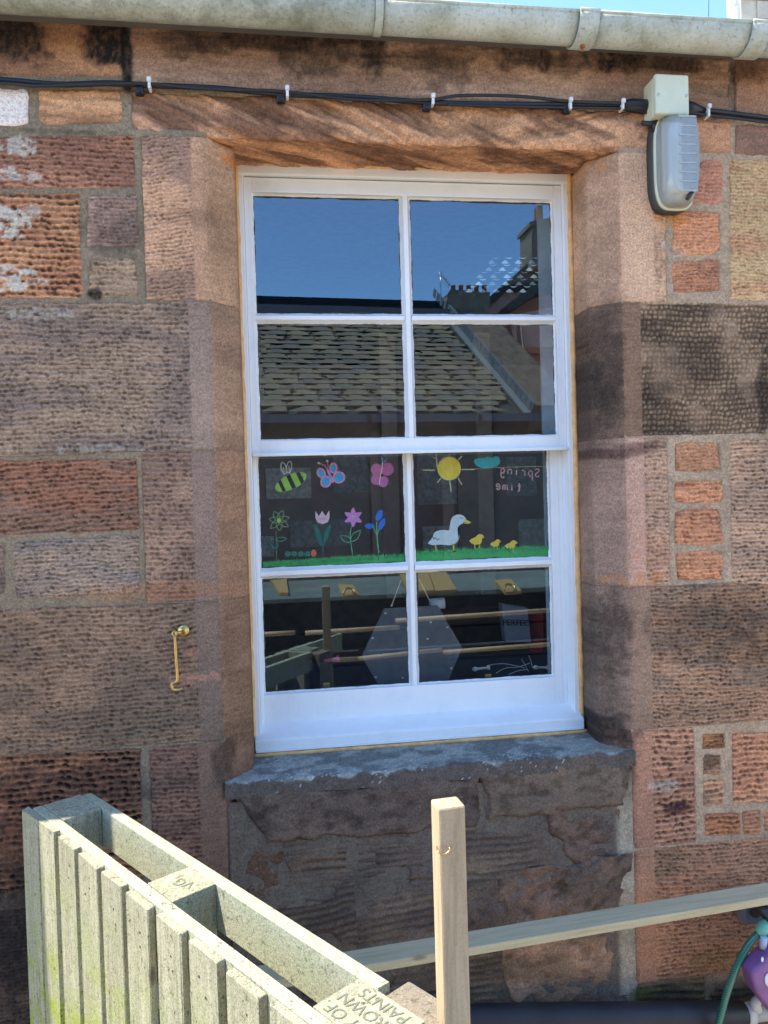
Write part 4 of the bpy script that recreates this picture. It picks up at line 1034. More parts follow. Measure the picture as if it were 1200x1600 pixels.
for word, cx, cy, sz, rot, wsc in (('Spring', 828, 232, .052, -.10, 1.28), ('time', 742, 345, .048, -.02, 1.25)):
    # hand-drawn chalk strokes, written to be read from inside the room
    strokes = {'S': [[(.9, .8), (.5, 1), (.1, .8), (.5, .5), (.9, .25), (.5, 0), (.1, .15)]], 'p': [[(.1, .6), (.1, -.5)], [(.1, .5), (.5, .65), (.85, .35), (.5, .0), (.1, .1)]],
               'r': [[(.2, .6), (.2, 0)], [(.2, .4), (.5, .62), (.8, .58)]], 'i': [[(.5, .6), (.5, 0)], [(.48, .85), (.52, .9)]], 'n': [[(.1, .6), (.1, 0)], [(.1, .4), (.45, .62), (.8, .45), (.8, 0)]],
               'g': [[(.8, .5), (.45, .65), (.15, .35), (.45, .05), (.8, .2)], [(.8, .6), (.8, -.3), (.45, -.5), (.1, -.35)]], 't': [[(.4, 1), (.4, .1), (.75, 0)], [(.1, .65), (.75, .65)]],
               'm': [[(.05, .6), (.05, 0)], [(.05, .4), (.25, .6), (.48, .4), (.48, 0)], [(.48, .4), (.7, .6), (.92, .4), (.92, 0)]], 'e': [[(.1, .32), (.85, .36), (.6, .65), (.2, .5), (.15, .15), (.5, -.02), (.85, .12)]]}
    cwd = 52; H = 62; p = Picture(*R_); n = len(word)
    for i, ch in enumerate(word):
        for st in strokes[ch]:
            P = [((u-.5)*38+(i-(n-1)/2)*cwd, -v*H+20) for u, v in st]
            P = [(v.x, v.y) for v in spline([(a, b, 0) for a, b in P], 5)] if len(P) > 2 else P
            p.line([(cx-a*math.cos(.06)+0*b, cy+b-(a)*.10*(-1 if word == 'time' else -1)*-1) for a, b in P], 8, 'rose'); p.layer = 5
    o = p.build('chalk_word', 'faint mirrored chalk word ' + word.lower())

# pale and grey crescent shapes on the inside of the upper right pane
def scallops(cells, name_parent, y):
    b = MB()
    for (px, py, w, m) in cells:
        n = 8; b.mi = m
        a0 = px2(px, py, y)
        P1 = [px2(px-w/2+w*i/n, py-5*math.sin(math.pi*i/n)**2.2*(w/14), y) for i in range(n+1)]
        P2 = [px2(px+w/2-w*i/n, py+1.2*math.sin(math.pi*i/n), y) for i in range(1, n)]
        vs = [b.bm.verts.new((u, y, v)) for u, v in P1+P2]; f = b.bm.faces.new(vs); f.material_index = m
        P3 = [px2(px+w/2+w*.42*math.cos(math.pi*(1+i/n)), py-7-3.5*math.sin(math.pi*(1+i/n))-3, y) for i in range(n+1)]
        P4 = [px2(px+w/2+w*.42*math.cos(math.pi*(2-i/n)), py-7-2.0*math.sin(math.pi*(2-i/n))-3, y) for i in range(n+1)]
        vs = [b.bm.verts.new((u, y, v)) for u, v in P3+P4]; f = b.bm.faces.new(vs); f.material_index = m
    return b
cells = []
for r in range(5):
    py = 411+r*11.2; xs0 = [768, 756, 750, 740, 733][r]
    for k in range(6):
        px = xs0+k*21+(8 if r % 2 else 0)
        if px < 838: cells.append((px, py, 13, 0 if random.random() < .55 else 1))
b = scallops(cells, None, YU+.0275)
o = b.build('crescent_pattern', [plain('crescent_pale', (.42, .48, .50), .3), plain('crescent_grey', (.16, .18, .18), .3)], upper)
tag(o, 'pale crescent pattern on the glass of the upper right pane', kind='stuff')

# ------------------------------------------------------------------ inside the room, close behind the lower sash
def at(px, py, y): return Vector(PY(px, py, y))
def panel(name, pix, y, th, mat, label=None, cat=None, parent=None, group=None):
    b = MB(); P = [at(a, c, y) for a, c in pix]
    b.prism([(v.x, v.z) for v in P], 'y', y, y+th); o = b.build(name, mat, parent)
    if cat: tag(o, label, cat, group)
    elif label: o['label'] = label
    return o
GG = plain('grey_green_board', (.20, .25, .20), .7, var=.25, nscale=8)
PLY = m_wood('varnished_pine', (.62, .40, .15), (.40, .23, .07), 'x', grain=8, knots=False)
DARKF = plain('black_shelf', (.06, .045, .038), .5, var=.4)
DBLUE = plain('dark_blue_worktop', (.05, .055, .075), .45, var=.3)
BROWN = plain('brown_panel', (.075, .042, .03), .6, var=.4, nscale=5)
GREYT = plain('smoky_card', (.105, .115, .135), .5, var=.2)
DOWEL = plain('dowel_wood', (.62, .36, .16), .5)
LINING = plain('grey_lining', (.30, .35, .40), .7)

shelf = empty('shelf_unit', at(640, 1000, .6)); tag(shelf, 'dark worktop and shelf boards in the room behind the lower panes', 'shelf')
panel('back_panel', [(360, 945), (900, 925), (900, 1130), (360, 1150)], .95, .03, DARKF, parent=shelf)
panel('shelf_board', [(660, 955), (812, 948), (812, 968), (660, 975)], .7, .05, BROWN, parent=shelf)
panel('shelf_board', [(400, 1022), (900, 1002), (900, 1030), (400, 1042)], .60, .05, BROWN, parent=shelf)
panel('worktop', [(380, 1042), (900, 1018), (900, 1130), (380, 1150)], .50, .08, DBLUE, parent=shelf)
board = empty('display_board', (.6, 1.1, 2.0)); tag(board, 'brown display board with pinned paper sheets in the dim room behind the painted panes', 'display board')
b = MB(); b.box(-.6, 1.9, 1.10, 1.13, 1.55, 2.75, .004); b.build('pinboard', plain('brown_pinboard', (.26, .17, .12), .8, var=.3, nscale=4), board)
b = MB(); b.box(.52, .60, 1.05, 1.099, .4, 2.9, .004); b.box(1.00, 1.08, 1.05, 1.099, .4, 2.9, .004); b.build('door_frame', plain('brown_frame', (.42, .30, .22), .6), board)
rp = random.Random(12)
for (x_, z_, w_, h_) in ((-.32, 2.02, .20, .14), (-.05, 2.10, .22, .15), (-.28, 1.82, .26, .10), (.06, 1.86, .30, .13), (.28, 2.12, .18, .22), (.70, 2.05, .20, .26), (1.16, 2.08, .16, .20), (1.36, 2.02, .22, .16), (1.22, 1.80, .28, .16), (.72, 1.78, .18, .16)):
    k = rp.uniform(.25, .6); b = MB(); b.box(x_, x_+w_, 1.093, 1.099, z_, z_+h_, 0); b.build('paper_sheet', plain('paper', (k, k*.92, k*.78), .8, var=.35, nscale=40), board)
hexa = empty('hexagon_sign', at(640, 1000, .20)); tag(hexa, 'smoky hexagonal card hanging on string behind the lower panes', 'sign')
panel('card', [(600, 951), (684, 946), (722, 1012), (697, 1072), (596, 1078), (565, 1026)], .20, .006, GREYT, parent=hexa)
b = MB(); b.tube([at(612, 946, .198), at(627, 905, .198)], .0022, 6); b.tube([at(672, 940, .198), at(655, 905, .198)], .0022, 6)
b.build('string', plain('string', (.6, .52, .4), .9), hexa)
b = MB()
for cx, cy in ((612, 946), (602, 958), (582, 997), (699, 980), (673, 972), (668, 998), (705, 1044), (587, 1058), (629, 1059)): b.box(*(lambda c: (c.x-.004, c.x+.004, .1965, .1995, c.z-.003, c.z+.003))(at(cx, cy, .2)), .001)
b.build('stud', plain('pale_tack', (.6, .6, .58), .5), hexa)
b = MB(); b.tube([at(672, 944, .26), at(694, 942, .26)], .022, 14); b.tube([at(674, 946, .25), at(674, 962, .25)], .008, 8)
tag(b.build('ribbon_roll', plain('white_ribbon', (.55, .62, .60), .5)), 'roll of whitish ribbon beside the top of the hexagon card', 'ribbon')
b = MB(); c0 = at(507, 1033, .27); c1 = at(530, 1029, .27)
b.tube([c0, c0.lerp(c1, .8), c0.lerp(c1, .84), c1], [.007, .0085, .013, .013], 12)
tag(b.build('rope_handle', plain('pink_plastic', (.75, .12, .28), .35)), 'pink skipping rope handle on the dark worktop', 'handle')
for (a, b_), lab in ((((738, 1046), (765, 1043)), 'white wooden handle with round knob left of the tangled cords'), (((833, 1043), (858, 1043)), 'pale pinkish wooden handle at the right end of the worktop')):
    m = MB(); c0 = at(*a, .27); c1 = at(*b_, .27)
    m.tube([c0, c0.lerp(c1, .12), c0.lerp(c1, .25), c0.lerp(c1, .3), c0.lerp(c1, .85), c0.lerp(c1, .88), c1], [.004, .0095, .0085, .005, .005, .010, .010], 12)
    tag(m.build('rope_handle', plain('pale_handle', (.66, .60, .55), .5)), lab, 'handle')
m = MB()
for cs_ in (((765, 1039), (785, 1037), (805, 1040), (820, 1044)), ((775, 1052), (790, 1044), (810, 1042), (828, 1036)), ((795, 1054), (810, 1048), (825, 1046)), ((680, 1052), (690, 1048), (702, 1045)), ((815, 1030), (822, 1042), (826, 1050)), ((826, 1024), (830, 1034), (832, 1044))):
    m.tube(spline([at(a, b_, .28) for a, b_ in cs_], 6), .0016, 6)
tag(m.build('skipping_cord', plain('pale_cord', (.55, .57, .6), .5)), 'tangled pale cords between two handles on the worktop', 'cord')
for (hx, hy, lab) in ((510, 1070, 'small brass catch at the foot of the left pane'), (762, 1056, 'small brass catch at the foot of the right pane')):
    m = MB(); c = at(hx, hy, YLs+.06); m.box(c.x-.012, c.x+.012, YLs+.05, YLs+.07, c.z-.008, c.z+.008, .002)
    tag(m.build('sash_catch', BRASS), lab, 'catch')
bag = empty('paper_bag', at(805, 970, .46)); tag(bag, 'grey bag printed with the word perfect beside the red cloth', 'bag')
panel('bag_body', [(784, 944), (824, 950), (830, 1004), (790, 1002)], .46, .05, plain('grey_paper', (.26, .27, .32), .7), parent=bag)
c0 = at(810, 973.5, .455); me = text_mesh('PERFECT', .036, .0006)
o = link_mesh('lettering', me, plain('black_ink', (.01, .01, .015), .5), bag)
o.matrix_parent_inverse = Matrix.Identity(4)
o.location = Vector(c0)-Vector(bag.location); o.rotation_euler = (R(90), R(4), 0)
panel('red_cloth', [(826, 958), (848, 955), (850, 1052), (836, 1052)], .52, .05, plain('red_cloth', (.42, .03, .03), .8), 'deep red cloth hanging at the right of the lower pane', 'cloth')
lining = MB()
x0 = at(842, 400, .11).x
lining.box(x0, x0+.075, .112, .125, 1.33, 3.2); lining.box(-.12, -.075, .112, .24, 1.3, 3.25)
lo_ = lining.build('inner_lining', LINING, win)
mb = MB(); mb.box(-.12, 1.1, .108, .26, 1.26, 1.33, .003); mb.build('inner_sill', DBLUE, win)

# ------------------------------------------------------------------ gutter
gut = empty('gutter', (0, 0, 3.64)); tag(gut, 'old grey painted half round iron gutter with rust along the eaves', 'gutter')
def gz(x): return 3.589+(x-.35)*(-.004)
def gutter_piece(x0, x1, r, name, thick=.006, steps=10, z_off=0):
    b = MB(); xs = np.linspace(x0, x1, max(2, int((x1-x0)/.25)+2)); yc = YW-.118
    rings = []
    for x in xs:
        zc_ = gz(x)+z_off; ring = []
        for i in range(19):
            a = math.pi*(1+i/18); ring.append((x, yc+r*math.cos(a), zc_+r*math.sin(a)*1.05))
        for i in range(18, -1, -1):
            a = math.pi*(1+i/18); ring.append((x, yc+(r-thick)*math.cos(a), zc_+(r-thick)*math.sin(a)*1.05))
        rings.append([b.bm.verts.new(p) for p in ring])
    n = len(rings[0])
    for A, B in zip(rings, rings[1:]):
        for j in range(n):
            f = b.bm.faces.new((A[j], A[(j+1) % n], B[(j+1) % n], B[j])); f.smooth = True
    b.bm.faces.new(rings[0]); b.bm.faces.new(rings[-1][::-1])
    b.tube([(x0, yc-r+.002, gz(x0)+z_off), (x1, yc-r+.002, gz(x1)+z_off)], .0065, 8)
    return b.build(name, GUT, gut)
xj = [PY(590, 52, YW-.118)[0], PY(905, 72, YW-.118)[0], PY(1160, 85, YW-.118)[0]]
for o_, zo in zip((gut,), (0,)): pass
gutter_piece(-6.5, xj[0], .064, 'gutter_length'); gutter_piece(xj[0]+.001, xj[1], .0625, 'gutter_length'); gutter_piece(xj[1]+.001, xj[2], .064, 'gutter_length'); gutter_piece(xj[2]+.001, 8.5, .0625, 'gutter_length')
gutter_piece(xj[1]-.022, xj[1]+.042, .0705, 'union_collar', .006); gutter_piece(xj[2]-.005, xj[2]+.058, .0705, 'union_collar', .006); gutter_piece(xj[0]-.012, xj[0]+.012, .0665, 'seam_strap', .003)
mb = MB(); c = Vector((xj[1]+.008, YW-.125, gz(xj[1])-.0745)); mb.tube([c+Vector((0, 0, .004)), c-Vector((0, 0, .006))], .008, 6); mb.tube([c, c-Vector((0, 0, .018))], .0035, 8)
mb.build('bolt', plain('rust', (.30, .10, .04), .9, var=.4), gut)
mb = MB(); mb.box(HX0, HX1, YW-.045, YW-.012, 3.56, 3.60, .002); mb.build('eaves_board', plain('eaves_timber', (.10, .09, .08), .8), house)

# ------------------------------------------------------------------ cables, box, lamp
cabl = empty('wall_cable', (0, YW, 3.4)); tag(cabl, 'bundle of black cables clipped across the stone above the window', 'cable')
def cw(px, py, out=.014): p = PY(px, py, YW-out); return Vector(p)
main = [(-160, 120), (0, 125), (90, 132), (170, 130), (230, 133), (340, 138), (440, 147), (560, 152), (670, 160), (780, 163), (885, 163), (960, 164), (1016, 167)]
mb = MB(); mb.tube(spline([cw(*p) for p in main], 8), .0085, 10); mb.build('cable', BLACKP, cabl)
second = [(-160, 126), (0, 130), (60, 134), (150, 131), (230, 131), (330, 139), (440, 143), (560, 156), (670, 156), (710, 150), (770, 149), (830, 152), (885, 158), (960, 161), (1016, 163)]
mb = MB(); mb.tube(spline([cw(p[0], p[1], .026) for p in second], 8), .0052, 8); mb.build('cable', BLACKP, cabl)
third = [(1075, 168), (1100, 172), (1150, 178), (1250, 190), (1400, 205)]
mb = MB(); mb.tube(spline([cw(p[0], p[1]) for p in third], 6), .0085, 10); mb.build('cable', BLACKP, cabl)
mb = MB(); mb.tube(spline([cw(p[0], p[1]+7, .022) for p in third], 6), .0050, 8); mb.build('cable', BLACKP, cabl)
mb = MB(); mb.tube(spline([cw(700, 163, .02), cw(790, 166, .02), cw(880, 168, .02), cw(975, 170, .02), cw(1016, 178, .02)], 6), .0045, 8); mb.build('cable', BLACKP, cabl)
for a, b_ in (((966, 163), (1020, 168)), ((1068, 168), (1104, 174))):
    A, B = cw(*a), cw(*b_); k = [A.lerp(B, t) for t in (0, .35, .6, 1)]
    mb = MB(); mb.tube(k, [.009, .021, .023, .023] if a[0] < 1000 else [.022, .022, .016, .009], 12); mb.build('cable_boot', BLACKP, cabl)
for px, py in ((217, 140), (437, 152), (664, 165), (882, 169)):
    c = cw(px+3, py, .004); mb = MB()
    mb.box(c.x-.016, c.x+.010, YW-.020, YW-.001, c.z-.022, c.z+.014, .003); mb.lathe([(.005, 0), (.005, .006), (.002, .007)], Matrix.Translation((c.x-.003, YW-.020, c.z-.015)) @ Matrix.Rotation(R(90), 4, 'X'), 10)
    mb.build('cable_saddle', BLACKP, cabl)
for px, py, h in ((233, 130, .028), (449, 143, .028), (677, 155, .028), (892, 162, .032), (974, 163, .028), (1108, 173, .036)):
    c = cw(px, py, .034); mb = MB()
    mb.box(c.x-.0045, c.x+.0045, YW-.0345, YW-.004, c.z-h/2, c.z+h/2, .002); mb.box(c.x-.0065, c.x+.0065, YW-.041, YW-.030, c.z+h/2-.010, c.z+h/2+.004, .002)
    mb.build('cable_tie', WHITEP, cabl)

jb = empty('junction_box', (1.3, YW, 3.4)); tag(jb, 'square cream plastic junction box on the cable above the lamp', 'junction box')
a = PY(1023, 115, YW-.085); b_ = PY(1077, 180, YW-.085)
bx0, bx1, bz1, bz0 = a[0], b_[0], a[2], b_[2]
mb = MB(); mb.box(bx0+.002, bx1-.002, YW-.066, YW+.002, bz0+.001, bz1-.001, .006); mb.build('box_body', BOXP, jb)
mb = MB(); mb.box(bx0, bx1, YW-.088, YW-.0665, bz0, bz1, .006); mb.build('box_lid', BOXP, jb)
for sx in (bx0+.010, bx1-.010):
    mb = MB(); mb.lathe([(.0045, 0), (.004, .002), (.001, .0022)], Matrix.Translation((sx, YW-.088, (bz0+bz1)/2-.004)) @ Matrix.Rotation(R(90), 4, 'X'), 12); mb.build('screw', STEEL, jb)
mb = MB(); mb.tube([(bx0+.025, YW-.03, bz0+.004), (bx0+.03, YW-.03, bz0-.035)], .014, 10); mb.tube([(bx0-.02, YW-.03, bz0-.004), (bx1-.02, YW-.03, bz0-.012)], .008, 8); mb.build('cable_gland', BLACKP, jb)

lamp = empty('bulkhead_lamp', (1.33, YW, 3.2)); tag(lamp, 'long oval bulkhead lamp with clear ribbed cover under the junction box', 'lamp')
c = PY(1051, 257, YW-.03); lcx, lcz = c[0], c[2]
LH, LW = .160, .074       # half height and half width
def oval(cx, cz, hw, hh, n=44, cut=3.8):
    P = []
    for i in range(n):
        t = 2*math.pi*i/n; ct, st = math.cos(t), math.sin(t); r = (abs(ct)**cut+abs(st)**cut)**(-1/cut); P.append((cx+hw*ct*r, cz+hh*st*r))
    return P
def loft(b, secs, capf=True, smooth=True):
    rings = [[b.bm.verts.new((x, y, z)) for x, z in P] for y, P in secs]; n = len(rings[0])
    for A, B in zip(rings, rings[1:]):
        for j in range(n):
            f = b.bm.faces.new((A[j], A[(j+1) % n], B[(j+1) % n], B[j])); f.smooth = smooth
    b.bm.faces.new(rings[0][::-1])
    if capf: b.bm.faces.new(rings[-1])
mb = MB(); loft(mb, [(YW, oval(lcx-.004, lcz, LW, LH)), (YW-.028, oval(lcx-.002, lcz, LW-.001, LH-.001)), (YW-.034, oval(lcx-.002, lcz, LW-.004, LH-.004))]); mb.build('lamp_base', plain('dark_lamp_base', (.05, .055, .06), .5), lamp)
mb = MB(); loft(mb, [(YW-.0345, oval(lcx, lcz, LW-.002, LH-.002)), (YW-.046, oval(lcx, lcz, LW-.002, LH-.002)), (YW-.046, oval(lcx, lcz, LW-.014, LH-.014))]); mb.build('lens_rim', BOXP, lamp)
CLEAR = None
def m_clear():
    m, nt, b = newmat('clear_polycarbonate'); nt.nodes.remove(b); out = nt.nodes['Material Output']
    tr = N(nt, 'ShaderNodeBsdfTransparent'); tr.inputs[0].default_value = (.86, .92, .93, 1)
    gl = N(nt, 'ShaderNodeBsdfGlossy', Roughness=.12); di = N(nt, 'ShaderNodeBsdfDiffuse'); di.inputs[0].default_value = (.80, .80, .74, 1)
    fr = N(nt, 'ShaderNodeFresnel', IOR=1.6); m1 = nt.nodes.new('ShaderNodeMixShader'); m2 = nt.nodes.new('ShaderNodeMixShader'); m1.inputs[0].default_value = .34
    nt.links.new(tr.outputs[0], m1.inputs[1]); nt.links.new(di.outputs[0], m1.inputs[2]); nt.links.new(fr.outputs[0], m2.inputs[0]); nt.links.new(m1.outputs[0], m2.inputs[1]); nt.links.new(gl.outputs[0], m2.inputs[2])
    nt.links.new(m2.outputs[0], out.inputs[0]); return m
CLEAR = m_clear()
mb = MB(); loft(mb, [(YW-.047, oval(lcx, lcz, LW-.006, LH-.006)), (YW-.066, oval(lcx+.001, lcz, LW-.008, LH-.010)), (YW-.096, oval(lcx+.004, lcz+.002, LW-.020, LH-.030)), (YW-.108, oval(lcx+.005, lcz+.003, LW-.028, LH-.040))]); mb.build('lens', CLEAR, lamp)
mb = MB()
for i in range(22):
    x = lcx-.030+i*.0034
    for j in range(8):
        z = lcz+.108-j*.030
        if -.012 < x-lcx-.005 < .040: mb.box(x, x+.0014, YW-.1100, YW-.1082, z-.011, z+.010)
mb.build('lens_rib', plain('grey_rib', (.42, .46, .48), .3), lamp)['kind'] = 'stuff'
mb = MB()
for j in range(9):
    z = lcz+.123-j*.030; mb.box(lcx-.020, lcx+.042, YW-.1108, YW-.1082, z-.0035, z+.0035, .001)
mb.build('lens_band', CLEAR, lamp)
mb = MB(); mb.box(lcx-.05, lcx+.048, YW-.066, YW-.0475, lcz-.105, lcz+.125, .004); mb.build('reflector', plain('white_tray', (.74, .76, .72), .4), lamp)
mb = MB(); mb.tube([(lcx+.012, YW-.075, lcz-.09), (lcx+.012, YW-.075, lcz+.1)], .015, 14); mb.build('fluorescent_tube', plain('tube_white', (.8, .84, .86), .3), lamp)
mb = MB(); mb.tube([(lcx+.010, YW-.0985, lcz-.142), (lcx+.027, YW-.097, lcz-.118)], [.006, .009], 10); mb.build('lens_screw', plain('dark_screw', (.03, .03, .03), .5), lamp)

# ------------------------------------------------------------------ brass cabin hook
hk = empty('cabin_hook', (PY(287, 985, YW)[0], YW, PY(287, 985, YW)[2])); tag(hk, 'brass cabin hook hanging on the stone left of the window', 'hook')
c = Vector(hk.location)
mb = MB(); mb.lathe([(.018, 0), (.018, .002), (.014, .004), (.006, .005), (.005, .012)], Matrix.Translation(c+Vector((0, -.004, 0))) @ Matrix.Rotation(R(90), 4, 'X'), 20); mb.build('rosette', BRASS, hk)
mb = MB(); mb.lathe([(.004, 0), (.0035, .0015), (.001, .002)], Matrix.Translation(c+Vector((-.004, -.0105, .013))) @ Matrix.Rotation(R(90), 4, 'X'), 10); mb.build('screw', STEEL, hk)
e0 = Vector(PY(273, 990, YW-.028)); mb = MB(); mb.tube([c+Vector((0, -.014, 0)), c.lerp(e0, .5)+Vector((0, -.012, 0)), e0], .0045, 8); mb.build('stalk', BRASS, hk)
def ring(b, c, r, rr, ax='y', n=16):
    pts = [c+Vector((r*math.cos(2*math.pi*i/n), 0, r*math.sin(2*math.pi*i/n))) for i in range(n+1)]; b.tube(pts, rr, 6, False)
mb = MB(); ring(mb, e0, .007, .003); e1 = Vector(PY(277, 1062, YW-.026)); e0b = e0+Vector((0, 0, -.008))
mb.tube(spline([e0b, e0b.lerp(e1, .5), e1, Vector(PY(269, 1068, YW-.026)), Vector(PY(270, 1076, YW-.026)), Vector(PY(278, 1078, YW-.03)), Vector(PY(285, 1076, YW-.03))], 7), [.0046]*43, 8); mb.build('hook_rod', BRASS, hk)

# ------------------------------------------------------------------ fence section in front of the wall
ZG = 1.25
F0 = PZ(100, 1283, ZG)[:2]; GD = np.array([.580, -.815]); GN = np.array([.815, .580])
def gc(px, py):
    p = PZ(px, py, ZG)[:2]-F0; return p@GD, p@GN
NAIL = plain('rusty_nail', (.05, .03, .02), .8)
fence = empty('slatted_fence', (F0[0], F0[1], 0)); tag(fence, 'weathered green grey wooden fence section with upright slats and double top rail', 'fence')
def gp(a, n, z): v = F0+GD*a+GN*n; return Vector((v[0], v[1], z))
def gbox(name, a0, a1, n0, n1, z0, z1, mat, bev=.003, label=None, parent=None, jit=0):
    b = MB(); M = Matrix(((GD[0], GN[0], 0, F0[0]), (GD[1], GN[1], 0, F0[1]), (0, 0, 1, 0), (0, 0, 0, 1)))
    # kept right-handed by listing the across axis first
    vs = b.box(a0, a1, n0, n1, z0, z1, bev)
    if jit:
        for v in vs:
            if v.co.z > (z0+z1)/2: v.co += Vector((random.uniform(-jit, jit), random.uniform(-jit, jit), random.uniform(-jit, jit)))
    for v in set(vs): v.co = M @ v.co
    o = b.build(name, mat, parent or fence)
    if label: o['label'] = label
    return o
nf0, nf1, nb0, nb1 = -.0275, 0.0, .106, .136     # front rail, back rail (across); the slats stand in front of the front rail
AEND = 1.126
gbox('rail', -.157, AEND+.55, nf0, nf1, ZG-.105, ZG, W_RAIL, .003, jit=.0015)
gbox('rail', -.097, AEND, nb0, nb1, ZG-.105, ZG+.001, W_RAIL, .003, jit=.0015)
gbox('rail', -.157, AEND+.55, nf0, nf1, .35, .45, W_RAIL, .003); gbox('rail', -.097, AEND, nb0, nb1, .35, .45, W_RAIL, .003)
b2a, b2b, b3a = .484, .600, 1.080
def block(a0, a1, z0, label=None):
    return gbox('block', a0, a1, nf1+.0006, nb0-.0006, z0, ZG+.0015, W_FENCE, .002, label)
block(-.155, -.004, .02); block(b2a, b2b, ZG-.16); block(b3a, b3a+.160, .02)
gbox('end_board', -.180, -.058, -.050, nf0-.001, .02, ZG-.001, W_FENCE, .004, label='end board of the fence in the shade of the wall', jit=.002)
gbox('end_board', -.155, -.100, nb0, nb1+.002, .02, ZG-.002, W_FENCE, .004)
gbox('outer_post', AEND+.006, AEND+.15, nb0+.003, nb1+.040, .02, ZG-.012, W_OLD, .004, label='browner post beyond the end of the back rail')
for i, (a0, a1) in enumerate(((-.056, .049), (.081, .188), (.211, .323), (.346, .449), (.475, .578), (.617, .717), (.749, .855), (.885, .990), (1.020, 1.126), (1.156, 1.262), (1.292, 1.398))):
    sl = gbox('slat', a0, a1, -.0465, nf0-.0008, .06, ZG-random.uniform(.0005, .005), W_FENCE, .0022, jit=.0012)
    ac = (a0+a1)/2
    for k, dz in enumerate((.050, .085)):
        if i < 1: break
        nb_ = MB(); c_ = gp(ac+random.uniform(-.02, .02), -.0466, ZG-dz-random.uniform(0, .02))
        nb_.lathe([(.0028, -.0005), (.0026, .0006)], Matrix.Translation(c_) @ Matrix.Rotation(math.atan2(GD[1], GD[0]), 4, 'Z') @ Matrix.Rotation(R(90), 4, 'X'), 8)
        nb_.build('nail_head', NAIL, sl)
# gouged lettering on the block tops
LT = plain('gouged_letter', (.15, .16, .11), .9)
def gouge(txt, a, n, size, ang=0, parent=None):
    me = text_mesh(txt, size, .0004); o = link_mesh('lettering', me, LT, fence)
    base = math.atan2(GD[1], GD[0])
    p = gp(a, n, ZG+.0022); fl = Vector(fence.location)
    o.matrix_parent_inverse = Matrix.Identity(4); o.location = p-fl; o.rotation_euler = (0, 0, base+math.pi+ang)
    return o
nm = (nf1+nb0)/2
gouge('PAINTS', b3a+.085, nm+.031, .034); gouge('CROWN', b3a+.080, nm-.001, .034); gouge('RTY OF', b3a+.075, nm-.033, .034)
gouge('VG', (b2a+b2b)/2+.006, nm+.004, .040, .35)

# ------------------------------------------------------------------ new post, batten, pipe, tap and hose
post = empty('timber_post', (.26, -1.485, 0)); tag(post, 'new pale pine post with a bent wire staple, lit from the left', 'post')
pr0 = PZ(683, 1262, 1.6); 
def rotbox(name, cx, cy, w, d, z0, z1, rz, mat, parent, bev=.003):
    b = MB(); b.box(-w/2, w/2, -d/2, d/2, z0, z1, bev, Matrix.Translation((cx, cy, 0)) @ Matrix.Rotation(rz, 4, 'Z')); return b.build(name, mat, parent)
rotbox('post_shaft', .2595, -1.4845, .0455, .042, -.02, 1.6, R(6), W_POST, post, .0035)
mb = MB(); s0 = Vector(PY(684, 1330, -1.512)); s1 = Vector(PY(701, 1328, -1.512))
mb.tube(spline([s0+Vector((.001, .01, .003)), s0+Vector((0, -.002, 0)), s0.lerp(s1, .5)+Vector((0, -.005, -.0035)), s1+Vector((0, -.004, 0)), s1+Vector((.001, -.003, .004)), s1+Vector((-.002, .004, .004))], 6), .0011, 8); mb.build('wire_staple', plain('copper_wire', (.72, .38, .18), .3, metal=1), post)

batt = empty('timber_batten', (1.0, -.5, .8)); tag(batt, 'long pale timber batten running behind the post up to the right', 'batten')
ZB = .75
A = PZ(500, 1505, ZB); B = PZ(1205, 1366, ZB); A2 = PZ(560, 1512, ZB)
fr0 = np.array(PZ(560, 1510, ZB)); fr1 = np.array(PZ(1200, 1402, ZB)); bk0 = np.array(PZ(560, 1483, ZB)); bk1 = np.array(PZ(1200, 1373, ZB))
d_ = fr1-fr0; L_b = np.linalg.norm(d_[:2]); dirb = d_/np.linalg.norm(d_); wid = abs((bk0-fr0)[:2]@np.array([-dirb[1], dirb[0]])); ang = math.atan2(dirb[1], dirb[0])
mb = MB(); Mx = Matrix.Translation(Vector(fr0)) @ Matrix.Rotation(ang, 4, 'Z')
mb.box(-.6, L_b+.9, 0, max(.06, wid), -.026, 0, .002); me_o = mb.build('batten_board', W_BATTEN, batt)
me_o.matrix_parent_inverse = parent_world(batt).inverted() @ Mx
batt_end = fr1

pipe = empty('black_pipe', (1.0, -.3, .4)); tag(pipe, 'thick black pipe lying along the foot of the wall', 'pipe')
def pp(px, py, y): return Vector(PY(px, py, y))
YPp = YW-.075
c0 = pp(700, 1600, YPp); c1 = pp(1160, 1590, YPp); c1.z = c0.z-.012; 
zt_ = PY(940, 1568, YPp)[2]; zt2 = PY(730, 1571, YPp)[2]
r_ = .042; X0p, X1p = -.9, PY(1163, 1590, YPp)[0]
def pz(x): return np.interp(x, [PY(730, 1571, YPp)[0], X1p], [zt2, PY(1160, 1566, YPp)[2]])-r_
mb = MB(); mb.tube([(x, YPp, float(pz(x))) for x in np.linspace(X0p, X1p-.006, 14)]+[(X1p, YPp, float(pz(X1p)))], [r_]*14+[r_-.006], 24); mb.build('pipe_sleeve', BLACKPIPE, pipe)
WCON = plain('white_pvc', (.62, .62, .58), .45, var=.12)
mb = MB(); mb.tube([(X1p-.01, YPp, float(pz(X1p))), (X1p+.03, YPp, float(pz(X1p)))], .034, 18); mb.tube([(X1p+.03, YPp, float(pz(X1p))), (X1p+.4, YPp, float(pz(X1p)))], .029, 18)
mb.tube([(X1p+.045, YPp, float(pz(X1p))), (X1p+.03, YPp-.02, float(pz(X1p))+.05), (X1p+.055, YPp-.02, float(pz(X1p))+.075)], [.022, .016, .012], 12)
mb.build('pipe_elbow', WCON, pipe)

